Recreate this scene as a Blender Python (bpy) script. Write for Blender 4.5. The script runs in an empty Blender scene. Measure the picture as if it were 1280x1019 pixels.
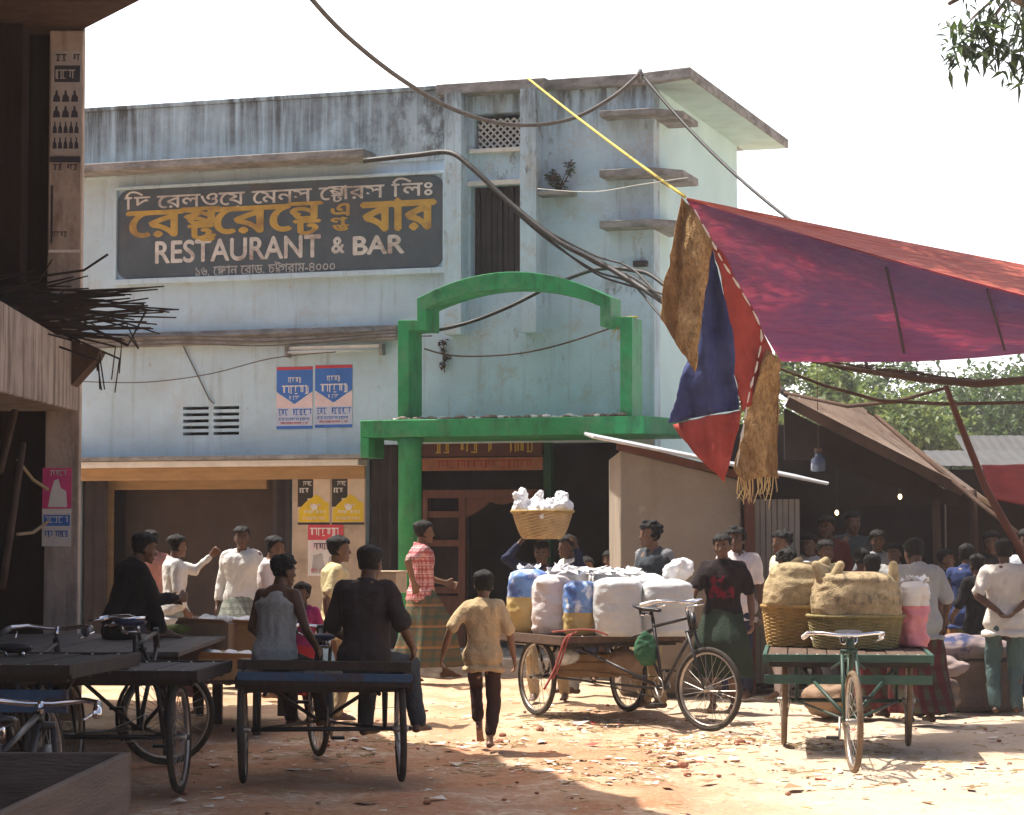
import bpy, bmesh, math, random
from math import sin, cos, pi, atan, atan2, radians, sqrt, hypot
from mathutils import Vector, Matrix, noise
import numpy as np

random.seed(7)
SC = bpy.context.scene
COL = SC.collection
V = Vector

# ------------------------------------------------------------------ camera
FPX, CX, CY, EYE = 2900.0, 640.0, 509.5, 1.55
PITCH = atan((670.0 - CY) / FPX)
cam_data = bpy.data.cameras.new('camera')
cam_data.sensor_width = 36.0
cam_data.lens = FPX / 1280.0 * 36.0
cam_data.clip_start = 0.1
cam_data.clip_end = 2000.0
cam = bpy.data.objects.new('camera', cam_data)
COL.objects.link(cam)
cam.location = (0, 0, EYE)
cam.rotation_euler = (pi / 2 + PITCH, 0, 0)
SC.camera = cam

# ------------------------------------------------------------------ light
SUN = V((-0.44, 0.24, 1.0)).normalized()
world = bpy.data.worlds.new('World')
SC.world = world
world.use_nodes = True
wn = world.node_tree
sky = wn.nodes.new('ShaderNodeTexSky')
sky.sky_type = 'NISHITA'
sky.sun_disc = False
sky.sun_elevation = math.asin(SUN.z)
sky.sun_rotation = atan2(SUN.x, SUN.y)
sky.air_density = 1.0
sky.dust_density = 7.0
sky.ozone_density = 1.0
bg = wn.nodes['Background']
bg.inputs[1].default_value = 0.11
wn.links.new(sky.outputs[0], bg.inputs[0])
# the bright low haze on the sun's side of the sky
wtc = wn.nodes.new('ShaderNodeTexCoord'); wsx = wn.nodes.new('ShaderNodeSeparateXYZ'); wn.links.new(wtc.outputs['Generated'], wsx.inputs[0])
wz1 = wn.nodes.new('ShaderNodeMapRange'); wz1.inputs[1].default_value = 0.62; wz1.inputs[2].default_value = 0.22; wn.links.new(wsx.outputs[2], wz1.inputs[0])
wy1 = wn.nodes.new('ShaderNodeMapRange'); wy1.inputs[1].default_value = 0.1; wy1.inputs[2].default_value = 0.8; wn.links.new(wsx.outputs[1], wy1.inputs[0])
wmu = wn.nodes.new('ShaderNodeMath'); wmu.operation = 'MULTIPLY'; wn.links.new(wz1.outputs[0], wmu.inputs[0]); wn.links.new(wy1.outputs[0], wmu.inputs[1])
bg2 = wn.nodes.new('ShaderNodeBackground'); bg2.inputs[0].default_value = (0.98, 0.98, 1.0, 1); wn.links.new(wmu.outputs[0], bg2.inputs[1])
wad = wn.nodes.new('ShaderNodeAddShader'); wn.links.new(bg.outputs[0], wad.inputs[0]); wn.links.new(bg2.outputs[0], wad.inputs[1]); wn.links.new(wad.outputs[0], wn.nodes['World Output'].inputs[0])
sl = bpy.data.lights.new('sun', 'SUN')
sl.energy = 4.8
sl.angle = radians(0.5)
sl.color = (1.0, 0.94, 0.84)
so = bpy.data.objects.new('sun', sl)
COL.objects.link(so)
so.rotation_euler = SUN.to_track_quat('Z', 'Y').to_euler()
SC.view_settings.view_transform = 'Standard'
SC.view_settings.look = 'None'
SC.view_settings.gamma = 1.0
SC.view_settings.use_curve_mapping = False
SC.view_settings.exposure = 0.85
SC.cycles.max_bounces = 8
SC.cycles.transparent_max_bounces = 12
SC.cycles.use_denoising = True
SC.cycles.volume_bounces = 1

# ------------------------------------------------------------------ pixel <-> place
def ray(x, y):
    v = (CY - y) / FPX
    return V(((x - CX) / FPX, cos(PITCH) - sin(PITCH) * v, sin(PITCH) + cos(PITCH) * v))
def at(x, y, d):
    r = ray(x, y)
    return V((r.x * d / r.y, d, EYE + r.z * d / r.y))
def gnd(x, y, z=0.0):
    r = ray(x, y)
    t = (z - EYE) / r.z
    return V((r.x * t, r.y * t, z))
def smoothpts(px, n=6):
    """pixel+distance control points -> smooth 3-D polyline (Catmull-Rom)"""
    P = [at(*p) for p in px]; out = []
    for i in range(len(P)-1):
        a = P[max(i-1, 0)]; b = P[i]; c_ = P[i+1]; d = P[min(i+2, len(P)-1)]
        for k in range(n):
            t = k/n; out.append(.5*((2*b) + (c_-a)*t + (2*a-5*b+4*c_-d)*t*t + (3*b-a-3*c_+d)*t*t*t))
    return out + [P[-1]]
def wx(x, d):
    return (x - CX) / FPX * d
def wz(y, d):
    return at(640, y, d).z
# the main building's own frame: local x along the front, local y into the building
A0 = V((-0.917, 28.0))
FD = V((0.950, -0.312)).normalized()
NO = V((-FD.y, FD.x)) * -1
FROT = atan2(FD.y, FD.x)
def fac(x, y, o=0.0):
    r = ray(x, y)
    p0 = A0 + NO * o
    r2 = V((r.x, r.y))
    t = p0.dot(NO) / r2.dot(NO)
    return (r2 * t - p0).dot(FD), EYE + r.z * t
def fu(x, o=0.0): return fac(x, 500, o)[0]
def fz(x, y, o=0.0): return fac(x, y, o)[1]

# ------------------------------------------------------------------ mesh builder
class MB:
    def __init__(s):
        s.v = []; s.f = []; s.m = []; s.mi = 0
    def add(s, vs, fs, mi=None):
        b = len(s.v)
        s.v.extend([tuple(p) for p in vs])
        s.f.extend([tuple(b + i for i in f) for f in fs])
        s.m.extend([s.mi if mi is None else mi] * len(fs))
        return s
    def box(s, a, b, mi=None):
        x0, y0, z0 = a; x1, y1, z1 = b
        x0, x1 = min(x0, x1), max(x0, x1); y0, y1 = min(y0, y1), max(y0, y1); z0, z1 = min(z0, z1), max(z0, z1)
        vs = [(x0,y0,z0),(x1,y0,z0),(x1,y1,z0),(x0,y1,z0),(x0,y0,z1),(x1,y0,z1),(x1,y1,z1),(x0,y1,z1)]
        return s.add(vs, [(0,3,2,1),(4,5,6,7),(0,1,5,4),(1,2,6,5),(2,3,7,6),(3,0,4,7)], mi)
    def beam(s, p, q, w, h, up=(0,0,1), mi=None):
        p, q = V(p), V(q); d = (q - p).normalized()
        r = d.cross(V(up))
        if r.length < 1e-4: r = d.cross(V((0,1,0)))
        r.normalize(); u = r.cross(d).normalized()
        vs = []
        for c in (p, q):
            for a, b in ((-1,-1),(1,-1),(1,1),(-1,1)): vs.append(c + r*(a*w/2) + u*(b*h/2))
        return s.add(vs, [(3,2,1,0),(4,5,6,7),(0,1,5,4),(1,2,6,5),(2,3,7,6),(3,0,4,7)], mi)
    def loft(s, rings, cap0=True, cap1=True, closed=True, mi=None):
        n = len(rings[0]); vs = [p for r in rings for p in r]; fs = []
        for i in range(len(rings)-1):
            for j in range(n if closed else n-1):
                k = (j+1) % n
                fs.append((i*n+j, i*n+k, (i+1)*n+k, (i+1)*n+j))
        if cap0 and closed: fs.append(tuple(range(n-1, -1, -1)))
        if cap1 and closed: fs.append(tuple((len(rings)-1)*n + j for j in range(n)))
        return s.add(vs, fs, mi)
    def tube(s, pts, r, n=8, mi=None, cap=True):
        pts = [V(p) for p in pts]; rs = r if isinstance(r, (list, tuple)) else [r]*len(pts)
        rings = []; prev = None
        for i, p in enumerate(pts):
            d = (pts[min(i+1, len(pts)-1)] - pts[max(i-1, 0)])
            if d.length < 1e-9: d = V((0,0,1))
            d.normalize()
            if prev is None:
                a = d.cross(V((0,0,1)))
                if a.length < 0.1: a = d.cross(V((1,0,0)))
                a.normalize()
            else:
                a = prev - d * prev.dot(d)
                a.normalize()
            prev = a; b = d.cross(a)
            rings.append([p + (a*cos(t) + b*sin(t))*rs[i] for t in [2*pi*k/n for k in range(n)]])
        return s.loft(rings, cap, cap, True, mi)
    def capsule(s, p, q, r0, r1, n=12, mi=None):
        p, q = V(p), V(q); d = q - p
        if d.length < 1e-6: d = V((0,0,1e-4)); q = p + d
        u = d.normalized(); pts = []; rs = []
        for k in range(5):
            a = pi/2 * (k/4.0); pts.append(p - u*r0*cos(a)); rs.append(max(r0*sin(a), r0*0.05))
        for k in range(5):
            a = pi/2 * (k/4.0); pts.append(q + u*r1*sin(a)); rs.append(max(r1*cos(a), r1*0.05))
        return s.tube(pts, rs, n, mi)
    def torus(s, c, ax, R, r, N=48, n=8, mi=None):
        c, ax = V(c), V(ax).normalized(); a = ax.cross(V((0,0,1)))
        if a.length < 0.1: a = ax.cross(V((1,0,0)))
        a.normalize(); b = ax.cross(a); rings = []
        rr = r if isinstance(r, tuple) else (r, r)
        for i in range(N):
            t = 2*pi*i/N; e = a*cos(t) + b*sin(t)
            rings.append([c + e*(R + rr[0]*cos(k)) + ax*(rr[1]*sin(k)) for k in [2*pi*j/n for j in range(n)]])
        rings.append(rings[0])
        return s.loft(rings, False, False, True, mi)
    def ell(s, c, rx, ry, rz, n=12, m=8, mi=None, rot=None):
        c = V(c); rings = []
        for i in range(m+1):
            a = pi*i/m; zz = -cos(a); q = max(sin(a), 0.02)
            ring = []
            for j in range(n):
                t = 2*pi*j/n; p = V((rx*q*cos(t), ry*q*sin(t), rz*zz))
                if rot is not None: p = rot @ p
                ring.append(c + p)
            rings.append(ring)
        return s.loft(rings, True, True, True, mi)
    def prism(s, poly, y0, y1, plane='xz', mi=None):
        n = len(poly)
        def P(a, b, y):
            return (a, y, b) if plane == 'xz' else ((y, a, b) if plane == 'yz' else (a, b, y))
        vs = [P(a, b, y0) for a, b in poly] + [P(a, b, y1) for a, b in poly]
        fs = [tuple(range(n)), tuple(range(2*n-1, n-1, -1))] + [(i, n+i, n+(i+1) % n, (i+1) % n) for i in range(n)]
        return s.add(vs, fs, mi)
    def mesh(s, name):
        me = bpy.data.meshes.new(name)
        me.from_pydata(s.v, [], s.f); me.validate()
        if len(me.polygons) == len(s.m): me.polygons.foreach_set('material_index', s.m)
        return me
    def build(s, name, mats, parent=None, smooth=False, bevel=0, fix=True):
        me = s.mesh(name)
        if fix:
            b = bmesh.new(); b.from_mesh(me); bmesh.ops.recalc_face_normals(b, faces=b.faces); b.to_mesh(me); b.free()
        o = obj(name, me, mats, parent, smooth)
        if bevel:
            m = o.modifiers.new('bevel', 'BEVEL'); m.width = bevel; m.segments = 2; m.limit_method = 'ANGLE'
        return o

def obj(name, me, mats, parent=None, smooth=False):
    o = bpy.data.objects.new(name, me); COL.objects.link(o)
    for m in (mats if isinstance(mats, (list, tuple)) else [mats]): me.materials.append(m)
    if parent is not None: o.parent = parent
    if smooth: me.polygons.foreach_set('use_smooth', [True]*len(me.polygons))
    return o
def tag(o, label=None, cat=None, group=None, kind=None):
    if label: o['label'] = label
    if cat: o['category'] = cat
    if group: o['group'] = group
    if kind: o['kind'] = kind
    return o
def thing(name, label, cat, loc=(0,0,0), rz=0.0, group=None):
    o = bpy.data.objects.new(name, None); COL.objects.link(o)
    o.location = loc; o.rotation_euler = (0, 0, rz); o.empty_display_size = 0.2
    return tag(o, label, cat, group)
def copy_tree(o, parent=None):
    c = o.copy(); COL.objects.link(c)
    if parent is not None: c.parent = parent
    for ch in list(o.children): copy_tree(ch, c)
    return c
def nz(p, sc, seed=0.0):
    return noise.noise(V((p[0]*sc + seed, p[1]*sc + seed*1.7, p[2]*sc - seed*0.6)))
def displace(me, amp, sc, seed=0.0, aniso=(1,1,1)):
    ns = [v.normal.copy() for v in me.vertices]
    for v, n in zip(me.vertices, ns):
        c = v.co
        v.co = c + n * amp * nz((c.x*aniso[0], c.y*aniso[1], c.z*aniso[2]), sc, seed)
    me.update()

# ------------------------------------------------------------------ materials
MATS = {}
def pm(name, col, rough=0.8, var=0.18, scale=5.0, bump=0.15, bscale=45.0, col2=None, metal=0.0, spec=0.3, aniso=(1,1,1), trans=0.0, thr=None, extra=None, alpha=None):
    if name in MATS: return MATS[name]
    m = bpy.data.materials.new(name); m.use_nodes = True; MATS[name] = m
    nt = m.node_tree; N = nt.nodes; L = nt.links; b = N['Principled BSDF']
    tc = N.new('ShaderNodeTexCoord'); mp = N.new('ShaderNodeMapping'); mp.inputs['Scale'].default_value = aniso
    L.new(tc.outputs['Object'], mp.inputs['Vector'])
    n1 = N.new('ShaderNodeTexNoise'); n1.inputs['Scale'].default_value = scale; n1.inputs['Detail'].default_value = 8; n1.inputs['Roughness'].default_value = 0.65
    L.new(mp.outputs[0], n1.inputs['Vector'])
    rp = N.new('ShaderNodeValToRGB'); L.new(n1.outputs['Fac'], rp.inputs[0])
    lo, hi = thr or (0.3, 0.7)
    rp.color_ramp.elements[0].position = lo; rp.color_ramp.elements[1].position = hi
    c1 = col2 or tuple(c*(1-var) for c in col)
    c2 = col if col2 else tuple(min(1, c*(1+var)) for c in col)
    rp.color_ramp.elements[0].color = (*c1, 1); rp.color_ramp.elements[1].color = (*c2, 1)
    out = rp.outputs[0]
    if extra: out = extra(nt, tc, out)
    L.new(out, b.inputs['Base Color'])
    b.inputs['Roughness'].default_value = rough; b.inputs['Metallic'].default_value = metal
    b.inputs['Specular IOR Level'].default_value = spec
    if trans: b.inputs['Transmission Weight'].default_value = trans
    if alpha is not None: b.inputs['Alpha'].default_value = alpha
    if bump:
        n2 = N.new('ShaderNodeTexNoise'); n2.inputs['Scale'].default_value = bscale; n2.inputs['Detail'].default_value = 6
        L.new(mp.outputs[0], n2.inputs['Vector'])
        bp = N.new('ShaderNodeBump'); bp.inputs['Strength'].default_value = bump; bp.inputs['Distance'].default_value = 0.02
        L.new(n2.outputs['Fac'], bp.inputs['Height']); L.new(bp.outputs[0], b.inputs['Normal'])
    return m
def mixc(nt, fac_out, a_out, colour, amount=1.0):
    mx = nt.nodes.new('ShaderNodeMix'); mx.data_type = 'RGBA'
    if amount != 1.0:
        mu = nt.nodes.new('ShaderNodeMath'); mu.operation = 'MULTIPLY'; mu.inputs[1].default_value = amount
        nt.links.new(fac_out, mu.inputs[0]); fac_out = mu.outputs[0]
    nt.links.new(fac_out, mx.inputs[0]); nt.links.new(a_out, mx.inputs[6]); mx.inputs[7].default_value = (*colour, 1)
    return mx.outputs[2]
def noise_mask(nt, tc, scale, lo, hi, aniso=(1,1,1), detail=8, off=(0,0,0)):
    N = nt.nodes; L = nt.links
    mp = N.new('ShaderNodeMapping'); mp.inputs['Scale'].default_value = aniso; mp.inputs['Location'].default_value = off
    L.new(tc.outputs['Object'], mp.inputs['Vector'])
    n = N.new('ShaderNodeTexNoise'); n.inputs['Scale'].default_value = scale; n.inputs['Detail'].default_value = detail; n.inputs['Roughness'].default_value = 0.7
    L.new(mp.outputs[0], n.inputs['Vector'])
    mr = N.new('ShaderNodeMapRange'); mr.inputs[1].default_value = lo; mr.inputs[2].default_value = hi
    L.new(n.outputs['Fac'], mr.inputs[0])
    return mr.outputs[0]
def axis_band(nt, tc, axis, a, b):
    """1 at a falling to 0 at b along the object's own axis."""
    N = nt.nodes; sx = N.new('ShaderNodeSeparateXYZ'); nt.links.new(tc.outputs['Object'], sx.inputs[0])
    mr = N.new('ShaderNodeMapRange'); mr.inputs[1].default_value = b; mr.inputs[2].default_value = a
    nt.links.new(sx.outputs[axis], mr.inputs[0])
    return mr.outputs[0]
def mathn(nt, op, a, b):
    m = nt.nodes.new('ShaderNodeMath'); m.operation = op
    for i, x in enumerate((a, b)):
        if isinstance(x, (int, float)): m.inputs[i].default_value = x
        else: nt.links.new(x, m.inputs[i])
    return m.outputs[0]
def emis(name, col, st):
    m = bpy.data.materials.new(name); m.use_nodes = True; b = m.node_tree.nodes['Principled BSDF']
    b.inputs['Base Color'].default_value = (*col, 1); b.inputs['Emission Color'].default_value = (*col, 1); b.inputs['Emission Strength'].default_value = st
    return m

def remesh(mb, name, voxel, smooth_it=2, keep=None):
    me = mb.mesh(name + '_raw')
    t = bpy.data.objects.new(name + '_raw', me); COL.objects.link(t)
    r = t.modifiers.new('r', 'REMESH'); r.mode = 'VOXEL'; r.voxel_size = voxel
    if smooth_it:
        sm = t.modifiers.new('s', 'SMOOTH'); sm.iterations = smooth_it; sm.factor = 0.5
    dg = bpy.context.evaluated_depsgraph_get()
    out = bpy.data.meshes.new_from_object(t.evaluated_get(dg))
    out.name = name
    bpy.data.objects.remove(t); bpy.data.meshes.remove(me)
    return out

def polycloth(name, pts, mats, parent=None, cuts=4, amp=0.03, sc=4.0, thick=0.006, seed=0.0, uvmat=None):
    """a hanging cloth with the given outline (world points), folds and thickness"""
    b = bmesh.new(); vs = [b.verts.new(p) for p in pts]
    f = b.faces.new(vs)
    bmesh.ops.triangulate(b, faces=[f])
    for k in range(cuts):
        bmesh.ops.subdivide_edges(b, edges=[e for e in b.edges if e.calc_length() > 0.07], cuts=1, use_grid_fill=False)
        bmesh.ops.triangulate(b, faces=b.faces)
    b.normal_update()
    for v in b.verts:
        c = v.co
        fo = sin((c.x + .35*nz((c.x, 0, c.z*.5), 1.5, seed))*26 + c.z*3)
        v.co = c + V((0.22*nz(c, sc*1.3, seed+5) + .10*nz(c, sc*4, seed), 1.0*nz((c.x, c.y, c.z*0.45), sc, seed) + .45*fo + .35*nz(c, sc*3.1, seed+2), 0.1*nz(c, sc*2, seed+9))) * amp
    me = bpy.data.meshes.new(name); b.to_mesh(me); b.free()
    o = obj(name, me, mats, parent, True)
    s = o.modifiers.new('thick', 'SOLIDIFY'); s.thickness = thick
    return o

# ---- writing: glyph by glyph, so conjuncts can be stacked by hand
_G = {}
def glyph(ch):
    if ch in _G: return _G[ch]
    def mk(t):
        c = bpy.data.curves.new('g', 'FONT'); c.body = t; c.size = 1.0
        o = bpy.data.objects.new('g', c); COL.objects.link(o)
        dg = bpy.context.evaluated_depsgraph_get()
        me = bpy.data.meshes.new_from_object(o.evaluated_get(dg))
        vs = [tuple(v.co) for v in me.vertices]; fs = [tuple(p.vertices) for p in me.polygons]
        bpy.data.objects.remove(o); bpy.data.curves.remove(c); bpy.data.meshes.remove(me)
        return vs, fs
    vs, fs = mk(ch)
    mi = max(p[0] for p in mk('I')[0])
    adv = max(p[0] for p in mk(ch + 'I')[0]) - mi
    _G[ch] = (vs, fs, adv)
    return _G[ch]
def writing(items, bold=0.0):
    """items: string, or list of (char, scale_x, scale_y, dx, dy, advance factor). -> MB in the xz plane, width 1 line"""
    mb = MB(); x = 0.0; k = 0
    for it in items:
        ch, sx, sy, dx, dy, af = it if isinstance(it, tuple) else (it, 1, 1, 0, 0, 1)
        if ch == ' ': x += 0.30*af; continue
        vs, fs, adv = glyph(ch)
        shifts = [(0, 0)] if not bold else [(-bold, 0), (bold, 0), (0, bold), (0, -bold)]
        for sxh, syh in shifts:
            lay = -0.0006 * (k % 9); k += 1
            mb.add([(x + dx + p[0]*sx + sxh, lay, dy + p[1]*sy + syh) for p in vs], fs)
        x += adv*sx*af
    return mb
def fit(mb, x0, x1, z0, z1):
    xs = [p[0] for p in mb.v]; zs = [p[2] for p in mb.v]
    ax, bx, az, bz = min(xs), max(xs), min(zs), max(zs)
    mb.v = [(x0 + (p[0]-ax)/(bx-ax)*(x1-x0), p[1], z0 + (p[2]-az)/(bz-az)*(z1-z0)) for p in mb.v]
    return mb
# ================================================================== GROUND
def ground_extra(nt, tc, out):
    near = mathn(nt, 'MULTIPLY', axis_band(nt, tc, 1, 17.6, 19.0), mathn(nt, 'MULTIPLY', axis_band(nt, tc, 0, 1.0, 2.2), .75))
    red = mathn(nt, 'MAXIMUM', mathn(nt, 'MULTIPLY', noise_mask(nt, tc, 0.42, 0.42, 0.62, off=(3.1, 0.4, 0)), .6), mathn(nt, 'MULTIPLY', near, noise_mask(nt, tc, 1.1, 0.25, 0.50, off=(7, 1, 0))))
    out = mixc(nt, red, out, (0.36, 0.13, 0.055), 0.92)
    ash = noise_mask(nt, tc, 1.3, 0.5, 0.72, off=(9, 4, 0))
    out = mixc(nt, ash, out, (0.30, 0.24, 0.18), 0.6)
    fine = noise_mask(nt, tc, 26, 0.5, 0.75)
    out = mixc(nt, fine, out, (0.62, 0.52, 0.40), 0.55)
    sw = noise_mask(nt, tc, 1.1, 0.50, 0.66, off=(4, 11, 0)); sf = noise_mask(nt, tc, 17, 0.42, 0.60, (1, 1.6, 1), off=(2, 2, 0))
    out = mixc(nt, mathn(nt, 'MULTIPLY', sw, sf), out, (0.74, 0.66, 0.52), 0.8)
    gr = mathn(nt, 'MULTIPLY', axis_band(nt, tc, 0, 2.0, .9), noise_mask(nt, tc, .8, .25, .5, off=(2, 9, 0)))
    out = mixc(nt, gr, out, (0.50, 0.415, 0.325), 0.75)
    dk = noise_mask(nt, tc, 14, 0.56, 0.72, off=(1, 7, 0))
    return mixc(nt, dk, out, (0.17, 0.10, 0.065), 0.6)
M_ground = pm('dirt_ground', (0.50, 0.375, 0.25), 0.95, scale=0.9, col2=(0.40, 0.27, 0.165), bump=1.0, bscale=11, extra=ground_extra, spec=0.1)
gm = MB()
xs = [-110, -80, -50, -20, -10] + [-7 + 0.1*i for i in range(151)] + [10, 14, 25, 50, 80, 110]
ys = [-30, 0, 3] + [6 + 0.1*i for i in range(231)] + [31, 36, 45, 70, 100, 135, 170]
gv = []
for y in ys:
    for x in xs:
        z = 0.0
        if -7 <= x <= 8 and 6 <= y <= 29:
            z = 0.035*nz((x, y, 0), 0.8) + 0.022*nz((x, y, 0), 3.1, 4) + 0.012*nz((x, y, 0), 7.5, 2) - 0.02
            for a_, b_ in ((.35, 1.5), (.95, 2.1), (1.75, .8), (-.9, .2)):
                z -= .022*math.exp(-((x - (b_ + (a_-b_)*(y-8)/20 + .12*nz((0, y, a_), .35)))/.10)**2)
        gv.append((x, y, z))
nx = len(xs)
gm.add(gv, [(j*nx+i, j*nx+i+1, (j+1)*nx+i+1, (j+1)*nx+i) for j in range(len(ys)-1) for i in range(nx-1)])
tag(gm.build('ground', M_ground, smooth=True, fix=False), kind='structure')

# ================================================================== MAIN BUILDING
def wall_extra(nt, tc, out):
    p = noise_mask(nt, tc, 0.9, 0.45, 0.75)
    out = mixc(nt, p, out, (0.39, 0.51, 0.57), 0.75)
    p2 = noise_mask(nt, tc, 2.6, 0.54, 0.72, off=(4, 2, 1))
    out = mixc(nt, p2, out, (0.45, 0.47, 0.46), 0.55)
    st = noise_mask(nt, tc, 2.2, 0.54, 0.74, (3.2, 1, 0.22), off=(2, 0, 0))
    out = mixc(nt, st, out, (0.22, 0.24, 0.24), 0.6)
    ch = noise_mask(nt, tc, 9, 0.62, 0.68, off=(1, 1, 3))
    out = mixc(nt, ch, out, (0.33, 0.27, 0.21), 0.6)
    low = mathn(nt, 'MULTIPLY', axis_band(nt, tc, 2, 2.45, 3.2), noise_mask(nt, tc, 1.6, 0.3, 0.65))
    return mixc(nt, low, out, (0.30, 0.43, 0.53), 0.7)
def parapet_extra(nt, tc, out):
    st = noise_mask(nt, tc, 2.0, 0.34, 0.58, (4.5, 1, 0.16))
    top = axis_band(nt, tc, 2, 7.05, 5.9)
    m = mathn(nt, 'MULTIPLY', st, mathn(nt, 'ADD', top, 0.35))
    area = noise_mask(nt, tc, 0.55, 0.36, 0.6, off=(1.7, 0, 0))
    out = mixc(nt, mathn(nt, 'MULTIPLY', m, mathn(nt, 'ADD', area, 0.25)), out, (0.10, 0.11, 0.115), .75)
    bl = mathn(nt, 'MULTIPLY', noise_mask(nt, tc, 5, 0.48, 0.60, (1, 1, 0.6), off=(6, 0, 2)), axis_band(nt, tc, 0, .2, -2.2))
    return mixc(nt, bl, out, (0.085, 0.085, 0.085), 0.85)
def tower_extra(nt, tc, out):
    out = wall_extra(nt, tc, out)
    top = axis_band(nt, tc, 2, 6.9, 6.2)
    m = mathn(nt, 'MULTIPLY', top, noise_mask(nt, tc, 2.4, 0.42, 0.58, (3, 1, 0.4)))
    out = mixc(nt, m, out, (0.09, 0.09, 0.085), 0.9)
    sp = mathn(nt, 'MULTIPLY', noise_mask(nt, tc, 1.5, .52, .62, (1, 1, .5), off=(3, 3, 3)), noise_mask(nt, tc, 6.5, .5, .6, (1.6, 1, .8)))
    out = mixc(nt, sp, out, (0.13, 0.115, 0.10), 0.85)
    fl = mathn(nt, 'MULTIPLY', noise_mask(nt, tc, 1.9, .55, .6, off=(8, 1, 0)), noise_mask(nt, tc, 14, .45, .5))
    return mixc(nt, fl, out, (0.44, 0.42, 0.38), .45)
BLUE = (0.49, 0.65, 0.76)
M_wall = pm('pale_blue_plaster', BLUE, 0.9, 0.10, 2.0, 0.25, 30, extra=wall_extra, spec=0.15)
M_tower = pm('pale_blue_plaster_streaked', BLUE, 0.9, 0.10, 2.0, 0.25, 30, extra=tower_extra, spec=0.15)
M_parapet = pm('stained_parapet_plaster', (0.45, 0.59, 0.68), 0.92, 0.16, 3.0, 0.3, 30, extra=parapet_extra, spec=0.1)
M_side = pm('pale_green_plaster', (0.53, 0.735, 0.76), 0.9, 0.07, 1.2, 0.15, 30, spec=0.15)
def conc_extra(nt, tc, out):
    k = noise_mask(nt, tc, 3.5, 0.42, 0.62, (1, 1, 2.5))
    return mixc(nt, k, out, (0.11, 0.105, 0.10), 0.7)
M_conc = pm('weathered_concrete', (0.30, 0.295, 0.29), 0.95, 0.2, 5, 0.5, 28, extra=conc_extra, spec=0.1)
M_soffit = pm('soffit_plaster', (0.44, 0.57, 0.56), 0.9, 0.14, 2.5, 0.1, spec=0.1)
def green_extra(nt, tc, out):
    k = noise_mask(nt, tc, 3.0, 0.5, 0.68, (1.8, 1.8, 0.5))
    out = mixc(nt, k, out, (0.022, 0.085, 0.04), 0.85)
    k = noise_mask(nt, tc, 2.2, 0.5, 0.7, off=(5, 5, 5)); out = mixc(nt, k, out, (0.13, 0.30, 0.17), .7)
    k = noise_mask(nt, tc, 6.0, 0.645, 0.67)
    return mixc(nt, k, out, (0.20, 0.28, 0.22), 0.6)
M_green = pm('green_paint', (0.024, 0.27, 0.095), 0.6, 0.2, 4, 0.2, 25, extra=green_extra)
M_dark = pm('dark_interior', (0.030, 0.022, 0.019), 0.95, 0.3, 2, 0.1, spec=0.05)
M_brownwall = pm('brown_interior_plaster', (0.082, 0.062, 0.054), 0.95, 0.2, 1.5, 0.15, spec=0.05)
M_ochre = pm('ochre_painted_wood', (0.36, 0.235, 0.12), 0.7, 0.2, 3, 0.2, aniso=(1, 1, 6))
M_shutter = pm('dark_folding_steel', (0.040, 0.030, 0.030), 0.6, 0.3, 4, 0.15)
M_cream = pm('cream_plaster', (0.46, 0.36, 0.27), 0.9, 0.2, 2.5, 0.25, 25, spec=0.1, extra=lambda nt, tc, o: mixc(nt, noise_mask(nt, tc, 3, 0.5, 0.7), o, (0.22, 0.17, 0.13), 0.6))
M_door = pm('carved_brown_wood', (0.115, 0.042, 0.024), 0.55, 0.35, 3, 0.3, 20, aniso=(8, 8, 1))
M_tin_edge = pm('galvanised_tin', (0.62, 0.64, 0.67), 0.45, 0.12, 4, 0.05, metal=0.5)
M_black = pm('black_rubber', (0.018, 0.017, 0.017), 0.6, 0.3, 10, 0.2)
M_cable = pm('black_cable', (0.022, 0.020, 0.020), 0.55, 0.3, 10, 0.1)
M_paintwhite = pm('old_white_paint', (0.70, 0.68, 0.63), 0.7, 0.12, 6, 0.15)
M_debris = pm('roof_debris', (0.20, 0.16, 0.13), 0.95, 0.5, 12, 0.6)

main_b = thing('shop_building', 'pale blue two storey building with stained parapet, green arched porch and painted restaurant sign', 'building', (A0.x, A0.y, 0), FROT)
def bx(mb, u0, u1, o0, o1, z0, z1, mi=None): return mb.box((u0, -o1, z0), (u1, -o0, z1), mi)
def holed(mb, u0, u1, z0, z1, holes, o0, o1):
    us = sorted({u0, u1} | {h[0] for h in holes} | {h[1] for h in holes}); zs = sorted({z0, z1} | {h[2] for h in holes} | {h[3] for h in holes})
    us = [u for u in us if u0 <= u <= u1]; zs = [z for z in zs if z0 <= z <= z1]
    for a, b in zip(us, us[1:]):
        run = None
        for c, d in zip(zs, zs[1:]):
            um, zm = (a+b)/2, (c+d)/2
            hole = any(h[0] < um < h[1] and h[2] < zm < h[3] for h in holes)
            if not hole: run = (run[0], d) if run else (c, d)
            if hole and run: bx(mb, a, b, o0, o1, *run); run = None
        if run: bx(mb, a, b, o0, o1, *run)
UL = -8.0
u560, u818 = fu(560), fu(818)
uc = u818
Z_ROOFL = fz(545, 108)          # parapet top of the left wing
Z_L1 = fz(300, 214)             # underside of upper ledge
Z_L1T = fz(300, 203, 0.4)
Z_SHOP = fz(300, 577)
Z_CAN1, Z_CAN0 = fz(600, 523, 1.5), fz(600, 545, 1.5)
Z_TOP = fz(640, 104, 0.15)
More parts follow.
